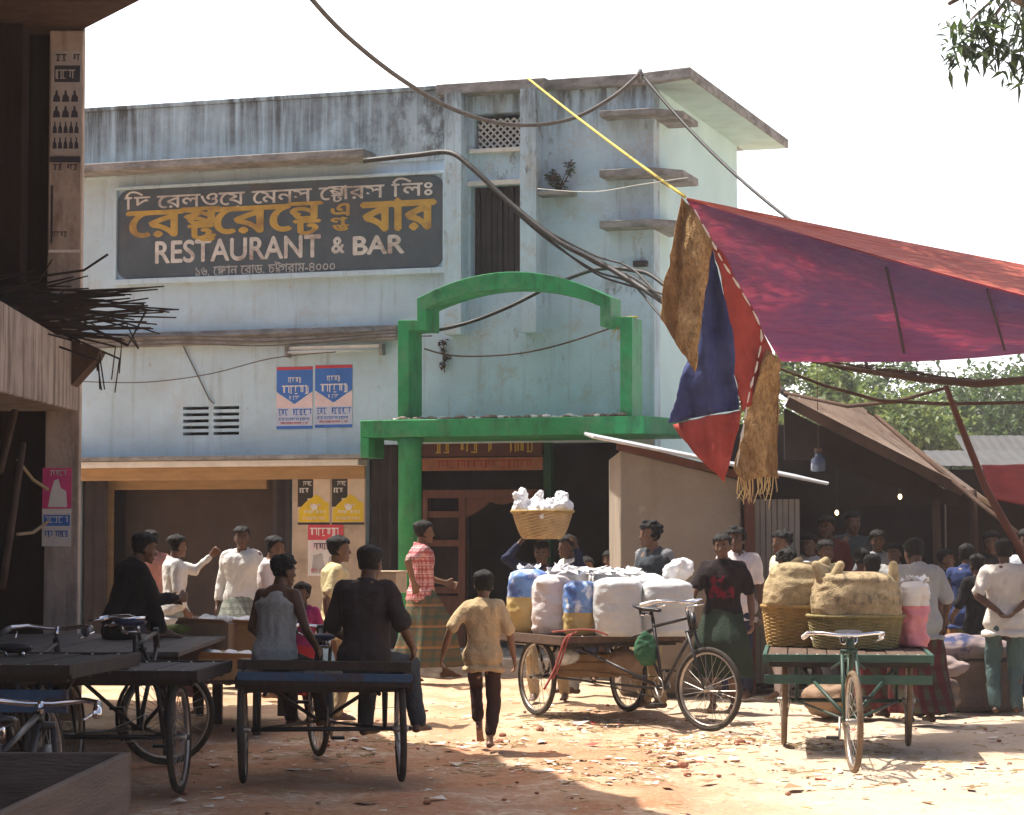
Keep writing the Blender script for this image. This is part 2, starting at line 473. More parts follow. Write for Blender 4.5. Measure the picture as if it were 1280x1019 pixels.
# --- left wing
m = MB()
u97, u368, u372, u460, u497, u775 = fu(97), fu(366), fu(370), fu(458), fu(497), fu(775)
vent_u = [(fu(229), fu(261)), (fu(267), fu(299))]
vent_z = [(fz(265, 508+8*k+4), fz(265, 508+8*k)) for k in range(5)]
holes = [(u97, u368, -0.1, Z_SHOP), (u460, u775, -0.1, Z_CAN0 - 0.02)]
for a, b in vent_u:
    for c, d in vent_z: holes.append((a, b, c, d))
holed(m, UL, u560, 0, Z_L1, holes, -0.28, 0)
m.build('wall', M_wall, main_b)
m = MB(); bx(m, UL, u560 - 0.002, -0.30, 0.03, Z_L1, Z_ROOFL - 0.05); bx(m, UL, u560 - 0.004, -0.34, 0.06, Z_ROOFL - 0.05, Z_ROOFL)
m.build('parapet', M_parapet, main_b, bevel=0.01)
m = MB(); ul = fu(455, 0.4)
bx(m, UL, ul, 0.031, 0.45, Z_L1 + 0.02, Z_L1 + 0.12)
m.build('ledge', M_conc, main_b, bevel=0.012)
m = MB(); bx(m, UL, fu(499), 0.003, 0.10, fz(300, 431), fz(300, 413)); bx(m, UL, fu(470), 0.003, 0.14, fz(300, 421), fz(300, 417))
m.build('ledge', M_conc, main_b, bevel=0.012)
m = MB(); bx(m, UL, fu(460, .2), 0.003, 0.34, Z_SHOP + 0.01, Z_SHOP + 0.065)
m.build('ledge', M_conc, main_b, bevel=0.01)
m = MB(); bx(m, UL, fu(452, .2), 0.003, 0.30, Z_SHOP - 0.07, Z_SHOP + 0.006)
m.build('fascia', M_paintwhite, main_b, bevel=0.008)
m = MB()
for a, b in vent_u: bx(m, a-.02, b+.02, -0.27, -0.25, vent_z[-1][0], vent_z[0][1])
m.build('vent_backing', M_dark, main_b)
# shop front
m = MB(); zl = fz(230, 600)
bx(m, u97, u460, 0.004, 0.05, zl - 0.005, Z_SHOP - 0.072); bx(m, u97 - 0.05, u97, 0.003, 0.06, 0, Z_SHOP - 0.075)
ui0, ui1 = fu(131, -0.35), fu(335, -0.35); zi = fz(230, 612, -.35)
bx(m, ui0, ui1, -0.40, -0.33, zi, zl + 0.1); bx(m, ui0, ui0 + 0.13, -0.395, -0.335, 0.25, zi)
m.build('timber_lintel', M_ochre, main_b, bevel=0.008)
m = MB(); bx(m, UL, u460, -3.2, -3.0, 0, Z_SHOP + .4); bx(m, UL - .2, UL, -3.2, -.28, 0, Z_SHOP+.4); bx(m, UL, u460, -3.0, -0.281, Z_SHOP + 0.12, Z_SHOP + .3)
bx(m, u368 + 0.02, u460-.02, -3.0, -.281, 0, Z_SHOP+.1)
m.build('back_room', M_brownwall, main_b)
m = MB(); bx(m, ui0+.13, ui1, -0.75, -0.70, 0.2, zi+.3)
m.build('back_partition', M_brownwall, main_b)
def folding(name, ua, ub, o, z0, z1, step):
    m = MB(); n = max(3, int((ub-ua)/step)); pts = []
    for i in range(n+1): pts.append((ua + (ub-ua)*i/n, -(o + (0.045 if i % 2 else -0.02))))
    for (a, b), (c, d) in zip(pts, pts[1:]):
        m.add([(a, b, z0), (c, d, z0), (c, d, z1), (a, b, z1), (a, b+.012, z0), (c, d+.012, z0), (c, d+.012, z1), (a, b+.012, z1)], [(0,1,2,3),(7,6,5,4),(0,4,5,1),(2,6,7,3)])
    return m.build(name, M_shutter, main_b)
folding('folding_shutter', u97, fu(131), -0.14, 0.2, zl, 0.07)
folding('folding_shutter', fu(335), u368, -0.14, 0.2, zl, 0.07)
folding('folding_gate', u460, fu(499), -0.10, 0.1, Z_CAN0 - .02, 0.06)
m = MB(); bx(m, u372 - .03, u460, 0.003, 0.02, 0.3, zl-.006)
m.build('pillar_facing', M_cream, main_b)
# --- stair tower wall with niche openings
m = MB()
o1 = (fu(592), fu(652), fz(620, 186), fz(620, 141)); o2 = (fu(588), fu(652), fz(620, 356), fz(620, 231))
o3 = (u497, u775, -0.1, Z_CAN0 - 0.02)
holed(m, u560, uc, 0, Z_TOP - .1, [o1, o2, o3], -0.28, 0.0)
for xa, xb in ((557, 578), (652, 672)):
    bx(m, fu(xa, .2), fu(xb, .2), 0.002, 0.26, fz(620, 417, .2), Z_TOP - 0.1)
m.build('tower_wall', M_tower, main_b)
m = MB(); bx(m, fu(588), fu(655), -0.26, -0.22, o2[2], o2[3]); m.build('upper_opening', M_dark, main_b)
m = MB(); uw = (o2[1]-o2[0])/9
for i in range(9): bx(m, o2[0]+uw*i+.008, o2[0]+uw*(i+1)-.008, -0.20, -0.15 - 0.02*(i % 2), o2[2], o2[3])
m.build('closed_shutter', M_shutter, main_b)
m = MB(); bx(m, o1[0], o1[1], -0.27, -0.255, o1[2], o1[3]); m.build('lattice_backing', M_dark, main_b)
m = MB(); W_, H_ = o1[1]-o1[0], o1[3]-o1[2]; st = 0.085
zl0 = o1[2]; zl1 = o1[3] - 0.06
k = -20
while k < 30:
    for s_ in (1, -1):
        a = o1[0] + 0.18 + k*st
        p = []
        for t in np.linspace(0, 1, 2):
            p.append((a + s_*(zl1-zl0)*t, zl0 + (zl1-zl0)*t))
        (xa, za), (xb, zb) = p
        lo, hi = o1[0]+.03, o1[1]-.01
        def cl(xv): return zl0 + (xv-xa)/(xb-xa)*(zl1-zl0)
        q = sorted([(xa, za), (xb, zb)])
        x0_, x1_ = max(q[0][0], lo), min(q[1][0], hi)
        if x1_ - x0_ > 0.02: m.beam((x0_, 0.10 + .012*s_, cl(x0_)), (x1_, 0.10 + .012*s_, cl(x1_)), 0.02, 0.024, up=(0, 1, 0))
    k += 1
m.build('lattice', M_paintwhite, main_b)
m = MB(); bx(m, o1[0]-.04, o1[1]+.05, -.01, 0.07, o1[2]-.05, o1[2]); bx(m, o2[0]-.03, o2[1]+.0, .002, 0.05, o2[3]-.01, o2[3]+.05)
m.build('sill', M_paintwhite, main_b, bevel=.006)
# corner ledges
for y_, dz in ((141, 0.07), (216, 0.09), (280, 0.09)):
    z_ = fz(785, y_, 0.25); m = MB(); ua = fu(750, .28)
    poly = [(ua, 0.05), (ua, -0.30), (uc+0.05, -0.30), (uc+0.36, 0.02), (uc+0.36, 0.75), (uc-0.1, 0.75), (uc-.1, 0.05)]
    m.prism(poly, z_-dz/2, z_+dz/2, 'xy'); m.build('ledge', M_conc, main_b, bevel=.01)
# side and rear walls
DEP = 4.5
m = MB(); m.box((uc-0.25, 0.281, 0), (uc-0.002, DEP, Z_TOP-.1)); m.box((UL, DEP-.25, 0), (uc-.251, DEP, Z_TOP-.1)); m.box((UL, 0.35, 0), (UL+.2, DEP-.251, Z_TOP-.1))
m.build('side_wall', M_side, main_b)
m = MB()
poly = [(fu(545, .2), -0.22), (fu(682, .2), -0.22), (fu(683, .2), -0.10), (fu(800), -0.12), (uc+0.52, -0.30), (uc+0.62, DEP+0.45), (UL, DEP+.45), (UL, 0.36), (fu(545, .2), 0.36)]
m.prism(poly, Z_TOP - 0.099, Z_TOP + 0.03, 'xy')
m.build('roof_slab', [M_conc, M_soffit], main_b, bevel=.012)
m = MB(); m.prism([(uc+.003, -0.02), (uc+0.50, -0.24), (uc+0.60, DEP+.4), (uc+.003, DEP+.4)], Z_TOP-.104, Z_TOP-.1005, 'xy'); m.build('soffit', M_soffit, main_b)
# a shelf with rubbish and weeds half way up
z_ = fz(700, 240, .1)
m = MB(); bx(m, fu(672, .1), fu(719, .1), 0.003, 0.24, z_-.05, z_); m.build('shelf', M_conc, main_b, bevel=.01)
# small black box
m = MB(); bx(m, fu(793, .05), fu(809, .05), .003, .10, fz(800, 334), fz(800, 327)); m.build('junction_box', M_shutter, main_b)

# --- porch canopy, columns and arch
m = MB()
OC = 1.5
ca, cb = fu(450, OC), fu(805, OC)
m.prism([(ca, -OC), (cb, -OC), (cb+0.42, -0.003), (ca+.02, -0.003)], Z_CAN0, Z_CAN1, 'xy')
m.build('porch_canopy', M_green, main_b, bevel=.012)
m = MB(); bx(m, ca + .002, fu(461, OC), OC-0.5, OC-.002, fz(455, 572, OC), Z_CAN0 - 0.001); m.build('porch_drop', M_green, main_b, bevel=.01)
m = MB(); cu = fu(512, 1.35); rr = 0.135
m.tube([(cu, -1.33, 0.02), (cu, -1.33, Z_CAN0 - .12), (cu, -1.33, Z_CAN0 - .001)], [rr, rr, rr*1.18], 24); m.build('porch_column', M_green, main_b, smooth=True)
m = MB(); bx(m, fu(680, -.1), fu(690, -.1), -0.2, -0.06, 0.2, Z_CAN0 - .002); m.build('inner_post', pm('shaded_green_paint', (.012, .065, .03), .7, .25), main_b, bevel=.01)  # green darkened in its colour for the shade inside the porch
# arch: bar frame following the outline, front face at OA, depth 0.45
OA, DB = 1.40, 0.44
def up(x, y): return fac(x, y, OA)
outer = [(497, 524), (497, 400), (521, 400), (521, 373)] + [(521 + 242*t, 373 - 33*(1-(2*t-1.0)**2) - 1*t) for t in [i/24 for i in range(1, 24)]] + [(763, 371), (763, 396), (790, 396), (790, 524)]
inner = [(775, 524), (775, 408), (750, 408), (750, 383)] + [(750 - 217*t, 383 - 24*(1-(2*t-1.0)**2) + 2*t) for t in [i/24 for i in range(1, 24)]] + [(533, 385), (533, 413), (511, 413), (511, 524)]
oo = [up(*p) for p in outer]; ii = [up(*p) for p in inner][::-1]
m = MB(); n = len(oo)
vs = [(u, -OA, z) for u, z in oo] + [(u, -OA, z) for u, z in ii] + [(u, -OA+DB, z) for u, z in oo] + [(u, -OA+DB, z) for u, z in ii]
fs = []
for i in range(n-1):
    fs += [(i, i+1, n+i+1, n+i), (2*n+i, 3*n+i, 3*n+i+1, 2*n+i+1), (i, 2*n+i, 2*n+i+1, i+1), (n+i, n+i+1, 3*n+i+1, 3*n+i)]
m.add(vs, fs); m.build('porch_arch', M_green, main_b, bevel=.008)
# rubbish on the canopy
m = MB(); random.seed(3)
for i in range(260):
    u = random.uniform(ca+.3, cb-.2); o = random.uniform(.75, OC-.05); s_ = random.uniform(.02, .07)
    m.ell((u, -o, Z_CAN1 + s_*.25), s_, s_*.7, s_*.45, 6, 4, mi=random.choice((0, 0, 1)))
m.build('canopy_rubbish', [M_debris, M_paintwhite], main_b)['kind'] = 'stuff'

# --- entrance: sign boards, carved door, plinth
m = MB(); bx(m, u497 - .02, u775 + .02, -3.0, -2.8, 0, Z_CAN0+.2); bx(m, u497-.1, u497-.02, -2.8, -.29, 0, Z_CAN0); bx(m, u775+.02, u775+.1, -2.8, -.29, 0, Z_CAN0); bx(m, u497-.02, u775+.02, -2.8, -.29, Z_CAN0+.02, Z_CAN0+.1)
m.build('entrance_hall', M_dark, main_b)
m = MB(); bx(m, fu(440, 1.5), u775 + .5, 0.003, 1.75, -0.05, 0.20); bx(m, fu(520), u775 - .01, -2.7, .0, -0.05, 0.21)
m.build('plinth', M_conc, main_b, bevel=.02)
d0, d1 = fu(527), fu(679)
m = MB(); zt_ = fz(600, 612)
bx(m, d0, d1, -0.16, -0.04, zt_ - .10, zt_)
bx(m, d0, d0+.07, -0.15, -0.03, .2, zt_ - .1); um = fu(577)
bx(m, um-.05, um+.04, -0.15, -0.03, .2, zt_ - .1); bx(m, d1-.09, d1, -0.15, -0.03, .2, zt_ - .1)
for yy in (640, 676, 735): bx(m, d0+.07, um-.05, -0.14, -0.05, fz(550, yy+7), fz(550, yy-1))
bx(m, d0+.07, um-.05, -0.13, -0.07, .2, fz(550, 745))
sc = []
nn = 36
for i in range(nn+1):
    t = i/nn; u = um+.04 + (d1-.09-um-.04)*t
    sc.append((u, zt_ - .1 - .03 - .10*abs(sin(t*pi*3))*(0.5) - .20*(abs(2*t-1)**2.2)))
m.prism([(um+.04, zt_-.1)] + sc + [(d1-.09, zt_-.1)], 0.05, 0.11, 'xz')
m.build('carved_door_frame', M_door, main_b, bevel=.006)
m = MB()
for yy in (632, 668, 727): pass
bx(m, d0+.07, um-.05, -0.135, -0.12, fz(550, 734), fz(550, 642)); m.build('door_dark_sheet', M_dark, main_b)  # dark sheet standing for the unlit window openings

# ================================================================== PAINTED SIGN
S = thing('painted_sign', 'large dark slate sign with white and yellow lettering fixed under the stained parapet', 'sign', (A0.x, A0.y, 0), FROT)
def sign_extra(nt, tc, out):
    r = noise_mask(nt, tc, 1.7, 0.5, 0.72, (1, 1, 1.6), off=(2, 3, 0)); top = axis_band(nt, tc, 2, 5.95, 5.0)
    out = mixc(nt, mathn(nt, 'MULTIPLY', r, top), out, (0.12, 0.075, 0.045), 0.9)
    d = noise_mask(nt, tc, 6, 0.52, 0.75); return mixc(nt, d, out, (0.10, 0.11, 0.12), 0.5)
M_sign = pm('slate_sign_paint', (0.068, 0.092, 0.112), 0.6, 0.2, 3, 0.1, extra=sign_extra)
rust = lambda nt, tc, o: mixc(nt, noise_mask(nt, tc, 2.4, 0.50, 0.66, (1, 1, 1.4), off=(5, 1, 2)), o, (0.22, 0.11, 0.06), 0.7)
M_lw = pm('white_sign_letters', (0.60, 0.58, 0.54), 0.7, 0.2, 8, 0.05, extra=rust)
M_ly = pm('yellow_sign_letters', (0.48, 0.31, 0.07), 0.6, 0.2, 4, 0.05, extra=rust)
M_lg = pm('grey_sign_letters', (0.40, 0.41, 0.40), 0.6, 0.15, 8, 0.05)
su0, su1 = fu(146, .06), fu(553, .06); sz1, sz0 = fz(350, 229, .06), fz(350, 341, .06)
m = MB(); r_ = .13; pl = []
for cx_, cz_, a0 in ((su1-r_, sz1-r_, 0), (su0+r_, sz1-r_, 90), (su0+r_, sz0+r_, 180), (su1-r_, sz0+r_, 270)):
    for i in range(7): a = radians(a0 + 15*i); pl.append((cx_ + r_*cos(a), cz_ + r_*sin(a)))
m.prism(pl, -0.07, -0.045, 'xz'); m.build('board', M_sign, S)
m = MB(); e = .05
for a in ((su0-e, su1+e, sz1+.012, sz1+e), (su0-e, su1+e, sz0-e-.03, sz0-.012)): m.box((a[0], -.10, a[2]), (a[1], -.003, a[3]))
m.box((su0-e, -.099, sz0-.012), (su0-.012, -.003, sz1+.012)); m.box((su1+.012, -.099, sz0-.012), (su1+e, -.003, sz1+.012))
m.box((su0-.012, -.044, sz0-.012), (su1+.012, -.003, sz1+.012))
m.build('border', M_wall, S, bevel=.006)
c = lambda ch, sx=1, sy=1, dx=0, dy=0, af=1: (ch, sx, sy, dx, dy, af)
E_, I_ = '\u09c7', ('\u09bf', 1, 1, 0, 0, .72)
stt = [c('ষ', 1, .62, 0, .27, 0), c('ট', .72, .55, .12, -.12, 1.25)]
ntt = [c('ন', .9, .62, 0, .27, 0), c('ট', .72, .55, .1, -.12, 1.2)]
line1 = [I_, 'দ', ' ', E_, 'র', 'ল', 'ও', E_, 'য়', ' ', E_, 'ম', 'ন', 'স', c('্', 1, 1, 0, 0, .2), ' ', E_] + stt + ['া', 'র', 'স', ' ', I_, 'ল', 'ঃ']
line2 = [E_, 'র', E_] 
line2 = [E_, 'র'] + stt[:1] + [c('ট', .72, .55, .12, -.12, .1), c('ু', .75, .6, .60, -.02, 1.0), c(' ', 1, 1, 0, 0, 1.6), E_, 'র', E_] + ntt
def put(items, x0, x1, yt, yb, mat, bold, name='lettering'):
    mb = fit(writing(items, bold), fu(x0, .08), fu(x1, .08), fz((x0+x1)/2, yb, .08), fz((x0+x1)/2, yt, .08))
    mb.v = [(p[0], -0.074 + p[1], p[2]) for p in mb.v]
    return mb.build(name, mat, S, fix=False)
put(line1, 153, 540, 227+3, 260, M_lw, .012)
put(line2, 155, 403, 257, 302, M_ly, .024)
put(['এ'], 412, 436, 254, 270, M_ly, .03)
put([c('ণ', .9, .7, 0, .25, 0), c('ড', .75, .55, .1, -.1, 1)], 412, 436, 271, 289, M_ly, .03)
put(['ব', 'া', 'র'], 449, 545, 247, 289, M_ly, .035)
put('RESTAURANT', 192, 400, 297, 326, M_lw, .022)
put('&', 413, 430, 296, 317, M_lw, .03)
put('BAR', 440, 505, 294, 318, M_lw, .03)
put(['১', '৬', ',', ' ', E_] + stt + ['শ', 'ন', ' ', E_, 'র', 'া', 'ড', ',', ' ', 'চ', c('ট', 1, .6, 0, .3, 0), c('ট', .7, .5, .1, -.1, 1.2), 'গ', 'র', 'া', 'ম', '-', '৪', '০', '০', '০'], 243, 418, 327, 344, M_lg, .01)

# boards over the entrance
BS = thing('entrance_board', 'dark wooden board with two lines of yellow and red lettering over the entrance', 'sign', (A0.x, A0.y, 0), FROT)
m = MB(); b0, b1 = fu(527, .0), fu(677, .0)
bx(m, b0, b1, -.10, -.02, fz(600, 570), fz(600, 548)); m.build('upper_board', pm('board_dark_red', (0.075, 0.022, 0.016), .6, .3), BS)
m = MB(); bx(m, b0, b1, -.10, -.02, fz(600, 588), fz(600, 572)); m.build('lower_board', pm('board_orange', (0.26, 0.10, 0.045), .6, .3), BS)
M_yl = pm('yellow_board_letters', (0.42, 0.28, 0.04), .6, .2); M_rl = pm('red_board_letters', (0.22, 0.02, 0.015), .6, .2)
def strokes(m, u0, u1, z0, z1, o, words, seed, mi=None):
    """rows of worn brush strokes where the photo's lettering is too small to read"""
    rs = random.Random(seed); u = u0
    while u < u1 - .02:
        w = rs.uniform(.25, .8)*(z1-z0)
        if rs.random() < .84:
            t = (z1-z0)*.15
            m.box((u, -o-.003, z1-t), (min(u+w, u1), -o, z1-.0), mi)
            for k in range(rs.choice((1, 2, 2))):
                uu = u + rs.uniform(0, .75)*w
                m.box((uu, -o-.0025, z0 + rs.uniform(0, .3)*(z1-z0)), (uu + t*.8, -o, z1-t), mi)
            if rs.random() < .5: m.box((u + .1*w, -o-.0028, z0), (u+.8*w, -o, z0+t*.8), mi)
        u += w*1.12
    return m
m = MB(); strokes(m, b0+.12, b1-.08, fz(600, 566), fz(600, 552), -.02, 3, 1); m.build('lettering', M_yl, BS)
m = MB(); strokes(m, b0+.12, b1-.10, fz(600, 585), fz(600, 575), -.02, 3, 2); m.build('lettering', M_rl, BS)

# ================================================================== POSTERS
def poster(label, u0, u1, z0, z1, o, painter, root_loc=(A0.x, A0.y, 0), rz=FROT, group=None, name='poster'):
    m = MB(); m.box((u0, -o-.004, z0), (u1, -o, z1), 0)
    mats = [MATS.get('poster_paper') or pm('poster_paper', (0.66, 0.62, 0.58), .85, .12, 5, .1)]
    def R(a, b, c_, d, mi, lay=1): m.box((u0+(u1-u0)*a, -o-.004-.0015*lay, z1-(z1-z0)*d), (u0+(u1-u0)*b, -o-.003, z1-(z1-z0)*c_), mi)
    def P(pts, mi, lay=1): m.prism([(u0+(u1-u0)*a, z1-(z1-z0)*b) for a, b in pts], -o-.004-.0015*lay, -o-.003, 'xz', mi)
    mats += painter(m, R, P, lambda a, b, c_, d, mi, sd, lay=2: strokes(m, u0+(u1-u0)*a, u0+(u1-u0)*b, z1-(z1-z0)*d, z1-(z1-z0)*c_, o+.004+.0015*lay-.001, 2, sd, mi))
    ob = m.build(name, mats); ob.location = root_loc; ob.rotation_euler = (0, 0, rz)
    return tag(ob, label, 'poster', group)
INK = pm('poster_ink', (0.05, 0.05, 0.07), .8, .2); PBL = pm('poster_blue', (0.045, 0.16, 0.52), .7, .15); PPK = pm('poster_pink', (0.72, 0.57, 0.58), .8, .15)
PRD = pm('poster_red', (0.55, 0.06, 0.08), .7, .15); PYE = pm('poster_yellow', (0.66, 0.46, 0.02), .7, .15); PBK = pm('poster_black', (0.03, 0.026, 0.02), .7, .2); PMG = pm('poster_magenta', (0.62, 0.06, 0.22), .7, .15); PWH = pm('poster_white', (0.72, 0.70, 0.68), .8, .1); PLB = pm('poster_light_blue', (0.50, 0.55, 0.68), .8, .1); PGY = pm('poster_grey', (0.40, 0.37, 0.36), .85, .2)
def paint_blue(m, R, P, T):
    R(0, 1, 0, .05, 3); P([(0, .05), (1, .05), (1, .40), (.5, .60), (0, .40)], 1); P([(0, .42), (.5, .62), (1, .42), (1, .66), (0, .66)], 2)
    R(0, 1, .66, .95, 6); R(0, 1, .95, 1, 5)
    T(.15, .85, .30, .44, 4, 3); T(.32, .66, .17, .26, 4, 6); T(.06, .97, .68, .78, 1, 9); T(.05, .95, .82, .86, 1, 5); T(.1, .9, .89, .92, 3, 8); T(.35, .66, .47, .53, 4, 12)
    return [PBL, PPK, PRD, PWH, PBL, PLB]
zt0, zb0 = fz(393, 458), fz(393, 536)
poster('blue and white poster with a pointed blue panel, on the wall beside the vent slots', fu(346), fu(391), zb0, zt0, .002, paint_blue)
poster('blue and white poster with a pointed blue panel, next to the green porch arch', fu(394), fu(440.5), zb0+.01, zt0+.01, .002, paint_blue)
def paint_yellow(m, R, P, T):
    R(.0, 1, .0, .95, 6); R(.0, 1, .95, 1, 1); R(.0, .48, .03, .44, 2, 2); R(.0, .3, .44, .62, 2, 2); P([(.03, .94), (.03, .68), (.25, .52), (.42, .44), (.55, .36), (.7, .40), (.82, .50), (.97, .54), (.97, .94)], 3, 3)
    T(.06, .44, .08, .17, 4, 2, 3); T(.06, .44, .22, .32, 4, 4, 3); T(.2, .9, .70, .76, 4, 6, 4); T(.35, .75, .56, .62, 5, 1, 4); T(.15, .9, .84, .89, 5, 7, 4); P([(.40, .62), (.5, .55), (.62, .60), (.6, .68), (.45, .69)], 4, 4)
    return [PBK, PBK, PYE, PWH, PPK, pm('poster_cream', (.58, .47, .36), .8, .15)]
zt1, zb1 = fz(415, 597), fz(415, 656)
poster('yellow and black poster on the cream pillar, next to the dark shop shutter', fu(374), fu(414), zb1, zt1, .022, paint_yellow)
poster('yellow and black poster on the cream pillar, next to the porch column', fu(416.5), fu(457), zb1, zt1, .022, paint_yellow)
def paint_red(m, R, P, T):
    R(0, 1, 0, .3, 1); T(.06, .9, .06, .22, 2, 3); R(.05, .95, .34, .5, 3); T(.1, .9, .36, .48, 4, 8, 3); P([(.1, .95), (.15, .6), (.4, .55), (.5, .95)], 5); P([(.55, .95), (.6, .62), (.85, .6), (.9, .95)], 5); T(.1, .9, .86, .92, 1, 4)
    return [PRD, PWH, PPK, INK, PGY]
poster('torn red and grey poster low on the cream pillar beneath the yellow ones', fu(387), fu(431), fz(410, 720), fz(410, 656), .024, paint_red)

# ================================================================== ROADSIDE BUILDING (left, in shade)
LB = thing('roadside_building', 'dark soot-stained concrete building with a poster covered pillar and deep flat roof at the roadside', 'building', (-3.8, 19.6, 0))
def L(p): return (p[0]+3.8, p[1]-19.6, p[2])
M_pillar = pm('dusty_pillar_plaster', (0.44, 0.36, 0.31), .92, .2, 3, .4, 25, extra=lambda nt, tc, o: mixc(nt, noise_mask(nt, tc, 3, .48, .7, (2, 2, .4)), o, (0.09, 0.065, 0.05), .8), spec=.1)
M_darkbrown = pm('dark_brown_wall', (0.026, 0.018, 0.015), .95, .35, 1.5, .3, 12, aniso=(5, 5, .6), spec=.05)  # very dark brown with upright streaky variation
M_beam = pm('stained_beam_concrete', (0.36, 0.30, 0.26), .92, .2, 3, .4, 25, extra=lambda nt, tc, o: mixc(nt, noise_mask(nt, tc, 2.2, .45, .65, (1, 4, .35)), o, (0.085, 0.06, 0.05), .85), spec=.1)
M_oldwood = pm('old_brown_wood', (0.075, 0.044, 0.031), .8, .35, 4, .35, 20, aniso=(1, 1, .3), spec=.15)
XP0, XP1 = wx(56, 19.6), wx(99, 19.6)
m = MB(); m.box(L((XP0, 19.6, 0)), L((XP1, 19.70, 5.86))); m.box(L((XP0-.02, 19.57, 0)), L((XP1+.02, 19.72, .35))); m.build('pillar', M_pillar, LB, bevel=.012)
m = MB(); m.prism([(-4.2, .35), (XP0+3.8-.003, .2), (XP0+3.8-.003, .30), (-.8, 3.3), (-4.2, 3.3)], 0, 5.86, 'xy'); m.build('wall', M_darkbrown, LB)
m = MB(); m.box(L((-4.6, 19.35, 3.25)), L((-4.12, 19.62, 5.86))); m.build('timber_post', M_darkbrown, LB, bevel=.01)
m = MB()
xb = XP1 + 3.8 - .01
m.add([(xb, -3.05, 2.58), (xb, -.03, 2.60), (xb, -.03, 3.19), (xb, -.9, 3.17), (xb, -3.05, 3.24), (-2.5, -3.05, 2.58), (-2.5, -.03, 2.60), (-2.5, -.03, 3.19), (-2.5, -.9, 3.17), (-2.5, -3.05, 3.24)],
      [(0,1,2,3,4), (9,8,7,6,5), (0,5,6,1), (1,6,7,2), (2,7,8,3), (3,8,9,4), (4,9,5,0)])
m.build('balcony_beam', M_beam, LB, bevel=.015)
m = MB(); zb_ = wz(452, 19.6); m.prism([(xb+.002, 3.17), (xb+.24, 3.10), (xb+.20, 3.02), (xb+.002, 2.80)], -.35, -.06, 'xz'); m.build('bracket', M_oldwood, LB)
m = MB(); roof_pl = [(-8.5, 23.2), (-5.0, 23.0), (-3.70, 19.9), (-3.66, 19.6), (-3.02, 18.55), *[(-2.95 + 2.05*t + .16*nz((t*9, 0, 0), 1.3, 2) + (.10 if int(t*14) % 3 == 0 else 0), 18.3 - 6.6*t) for t in [i/28 for i in range(1, 29)]], (-.95, 7.0), (-8.5, 7.0)]  # outline beyond the frame is shaped and jagged for the shade it casts
m.prism([(x+3.8, y-19.6) for x, y in roof_pl], 5.87, 6.1, 'xy'); m.build('roof_slab', M_oldwood, LB)
m = MB(); m.box(L((-8.4, 7.2, 0)), L((-6.2, 19.2, 5.86))); m.build('side_wall', M_darkbrown, LB)
# stray reinforcing bars out of the beam
BW = MB(); random.seed(11)
for i in range(95):
    x = random.uniform(-4.6, -3.75); y = random.uniform(18.2, 19.45); z = 3.22 + random.random()*.30
    a = random.gauss(0, .35); ln = random.uniform(.45, 1.15)
    p = V((x, y, z)); q = p + V((cos(a)*ln, sin(a)*ln*.6, random.gauss(0.02, .13)))
    mid = (p+q)/2 + V((0, 0, random.gauss(0, .03)))
    BW.tube([p, mid, q], [.011, .010, .006], 5)
for i in range(9):
    y = random.uniform(19.2, 19.5); x = random.uniform(-3.6, -3.2); z = random.uniform(3.0, 3.35)
    BW.tube([(x-.5, y, 3.25), (x, y, z), (x+random.uniform(-.05, .12), y, z-random.uniform(.1, .35))], [.01, .009, .006], 5)
BW.tube([at(20, 350, 19.3), at(105, 338, 19.3), at(135, 318, 19.3)], .011, 5); BW.tube([at(60, 385, 19.3), at(160, 432, 19.3), at(183, 388, 19.3)], [.014, .014, .01], 5)
tag(BW.build('brushwood', pm('dark_dry_twigs', (0.035, 0.026, 0.022), .85, .3, 8, .2)), 'tangle of dark dry sticks and bars piled on the concrete balcony beam', 'brushwood', kind='stuff')

def paint_pink(m, R, P, T):
    R(0, 1, 0, .52, 1); P([(.2, .5), (.28, .32), (.40, .16), (.55, .14), (.62, .25), (.82, .30), (.85, .5)], 2, 2); T(.1, .9, .03, .10, 2, 2); R(0, 1, .54, .58, 2); R(.05, .95, .60, .74, 3); T(.1, .9, .62, .70, 2, 5); T(.1, .9, .80, .88, 3, 7)
    return [PMG, PWH, PBL]
def paint_bw(m, R, P, T):
    R(0, 1, 0, 1, 1); R(.1, .95, .14, .30, 2, 2); T(.14, .9, .18, .27, 1, 4, 3); T(.05, .95, .03, .10, 2, 1)
    for r_ in range(4):
        for k in range(3 if r_ < 2 else 5):
            n_ = 3 if r_ < 2 else 5; a = .06 + k*(.9/n_); c0 = .38 + r_*.15
            w_ = .9/n_; P([(a, c0+.11), (a+.1*w_, c0+.05), (a+.25*w_, c0+.04), (a+.3*w_, c0), (a+.5*w_, c0), (a+.55*w_, c0+.04), (a+.75*w_, c0+.06), (a+.8*w_, c0+.11)], 2, 2)
    return [PGY, INK]
def paint_bw2(m, R, P, T):
    R(0, 1, 0, 1, 1); R(0, 1, 0, .06, 2, 2); T(.05, .95, .08, .14, 2, 1); R(.05, .12, .30, .9, 2, 2); T(.1, .6, .78, .84, 2, 6); R(0, 1, .97, 1, 3, 2)
    return [M_pillar, INK, PWH]
pl = dict(root_loc=(0, 19.6, 0), rz=0)
poster('pink and white poster with a blue band, low on the dusty pillar', wx(53.5, 19.6), wx(90, 19.6), wz(683, 19.6), wz(585, 19.6), .003, paint_pink, **pl)
poster('black and white notice with rows of small figures, near the top of the pillar', wx(59, 19.6), wx(97, 19.6), wz(194, 19.6), wz(64, 19.6), .003, paint_bw, **pl)
poster('peeling bare notice pasted under the black and white one on the pillar', wx(58, 19.6), wx(97, 19.6), wz(316, 19.6), wz(196, 19.6), .003, paint_bw2, **pl)
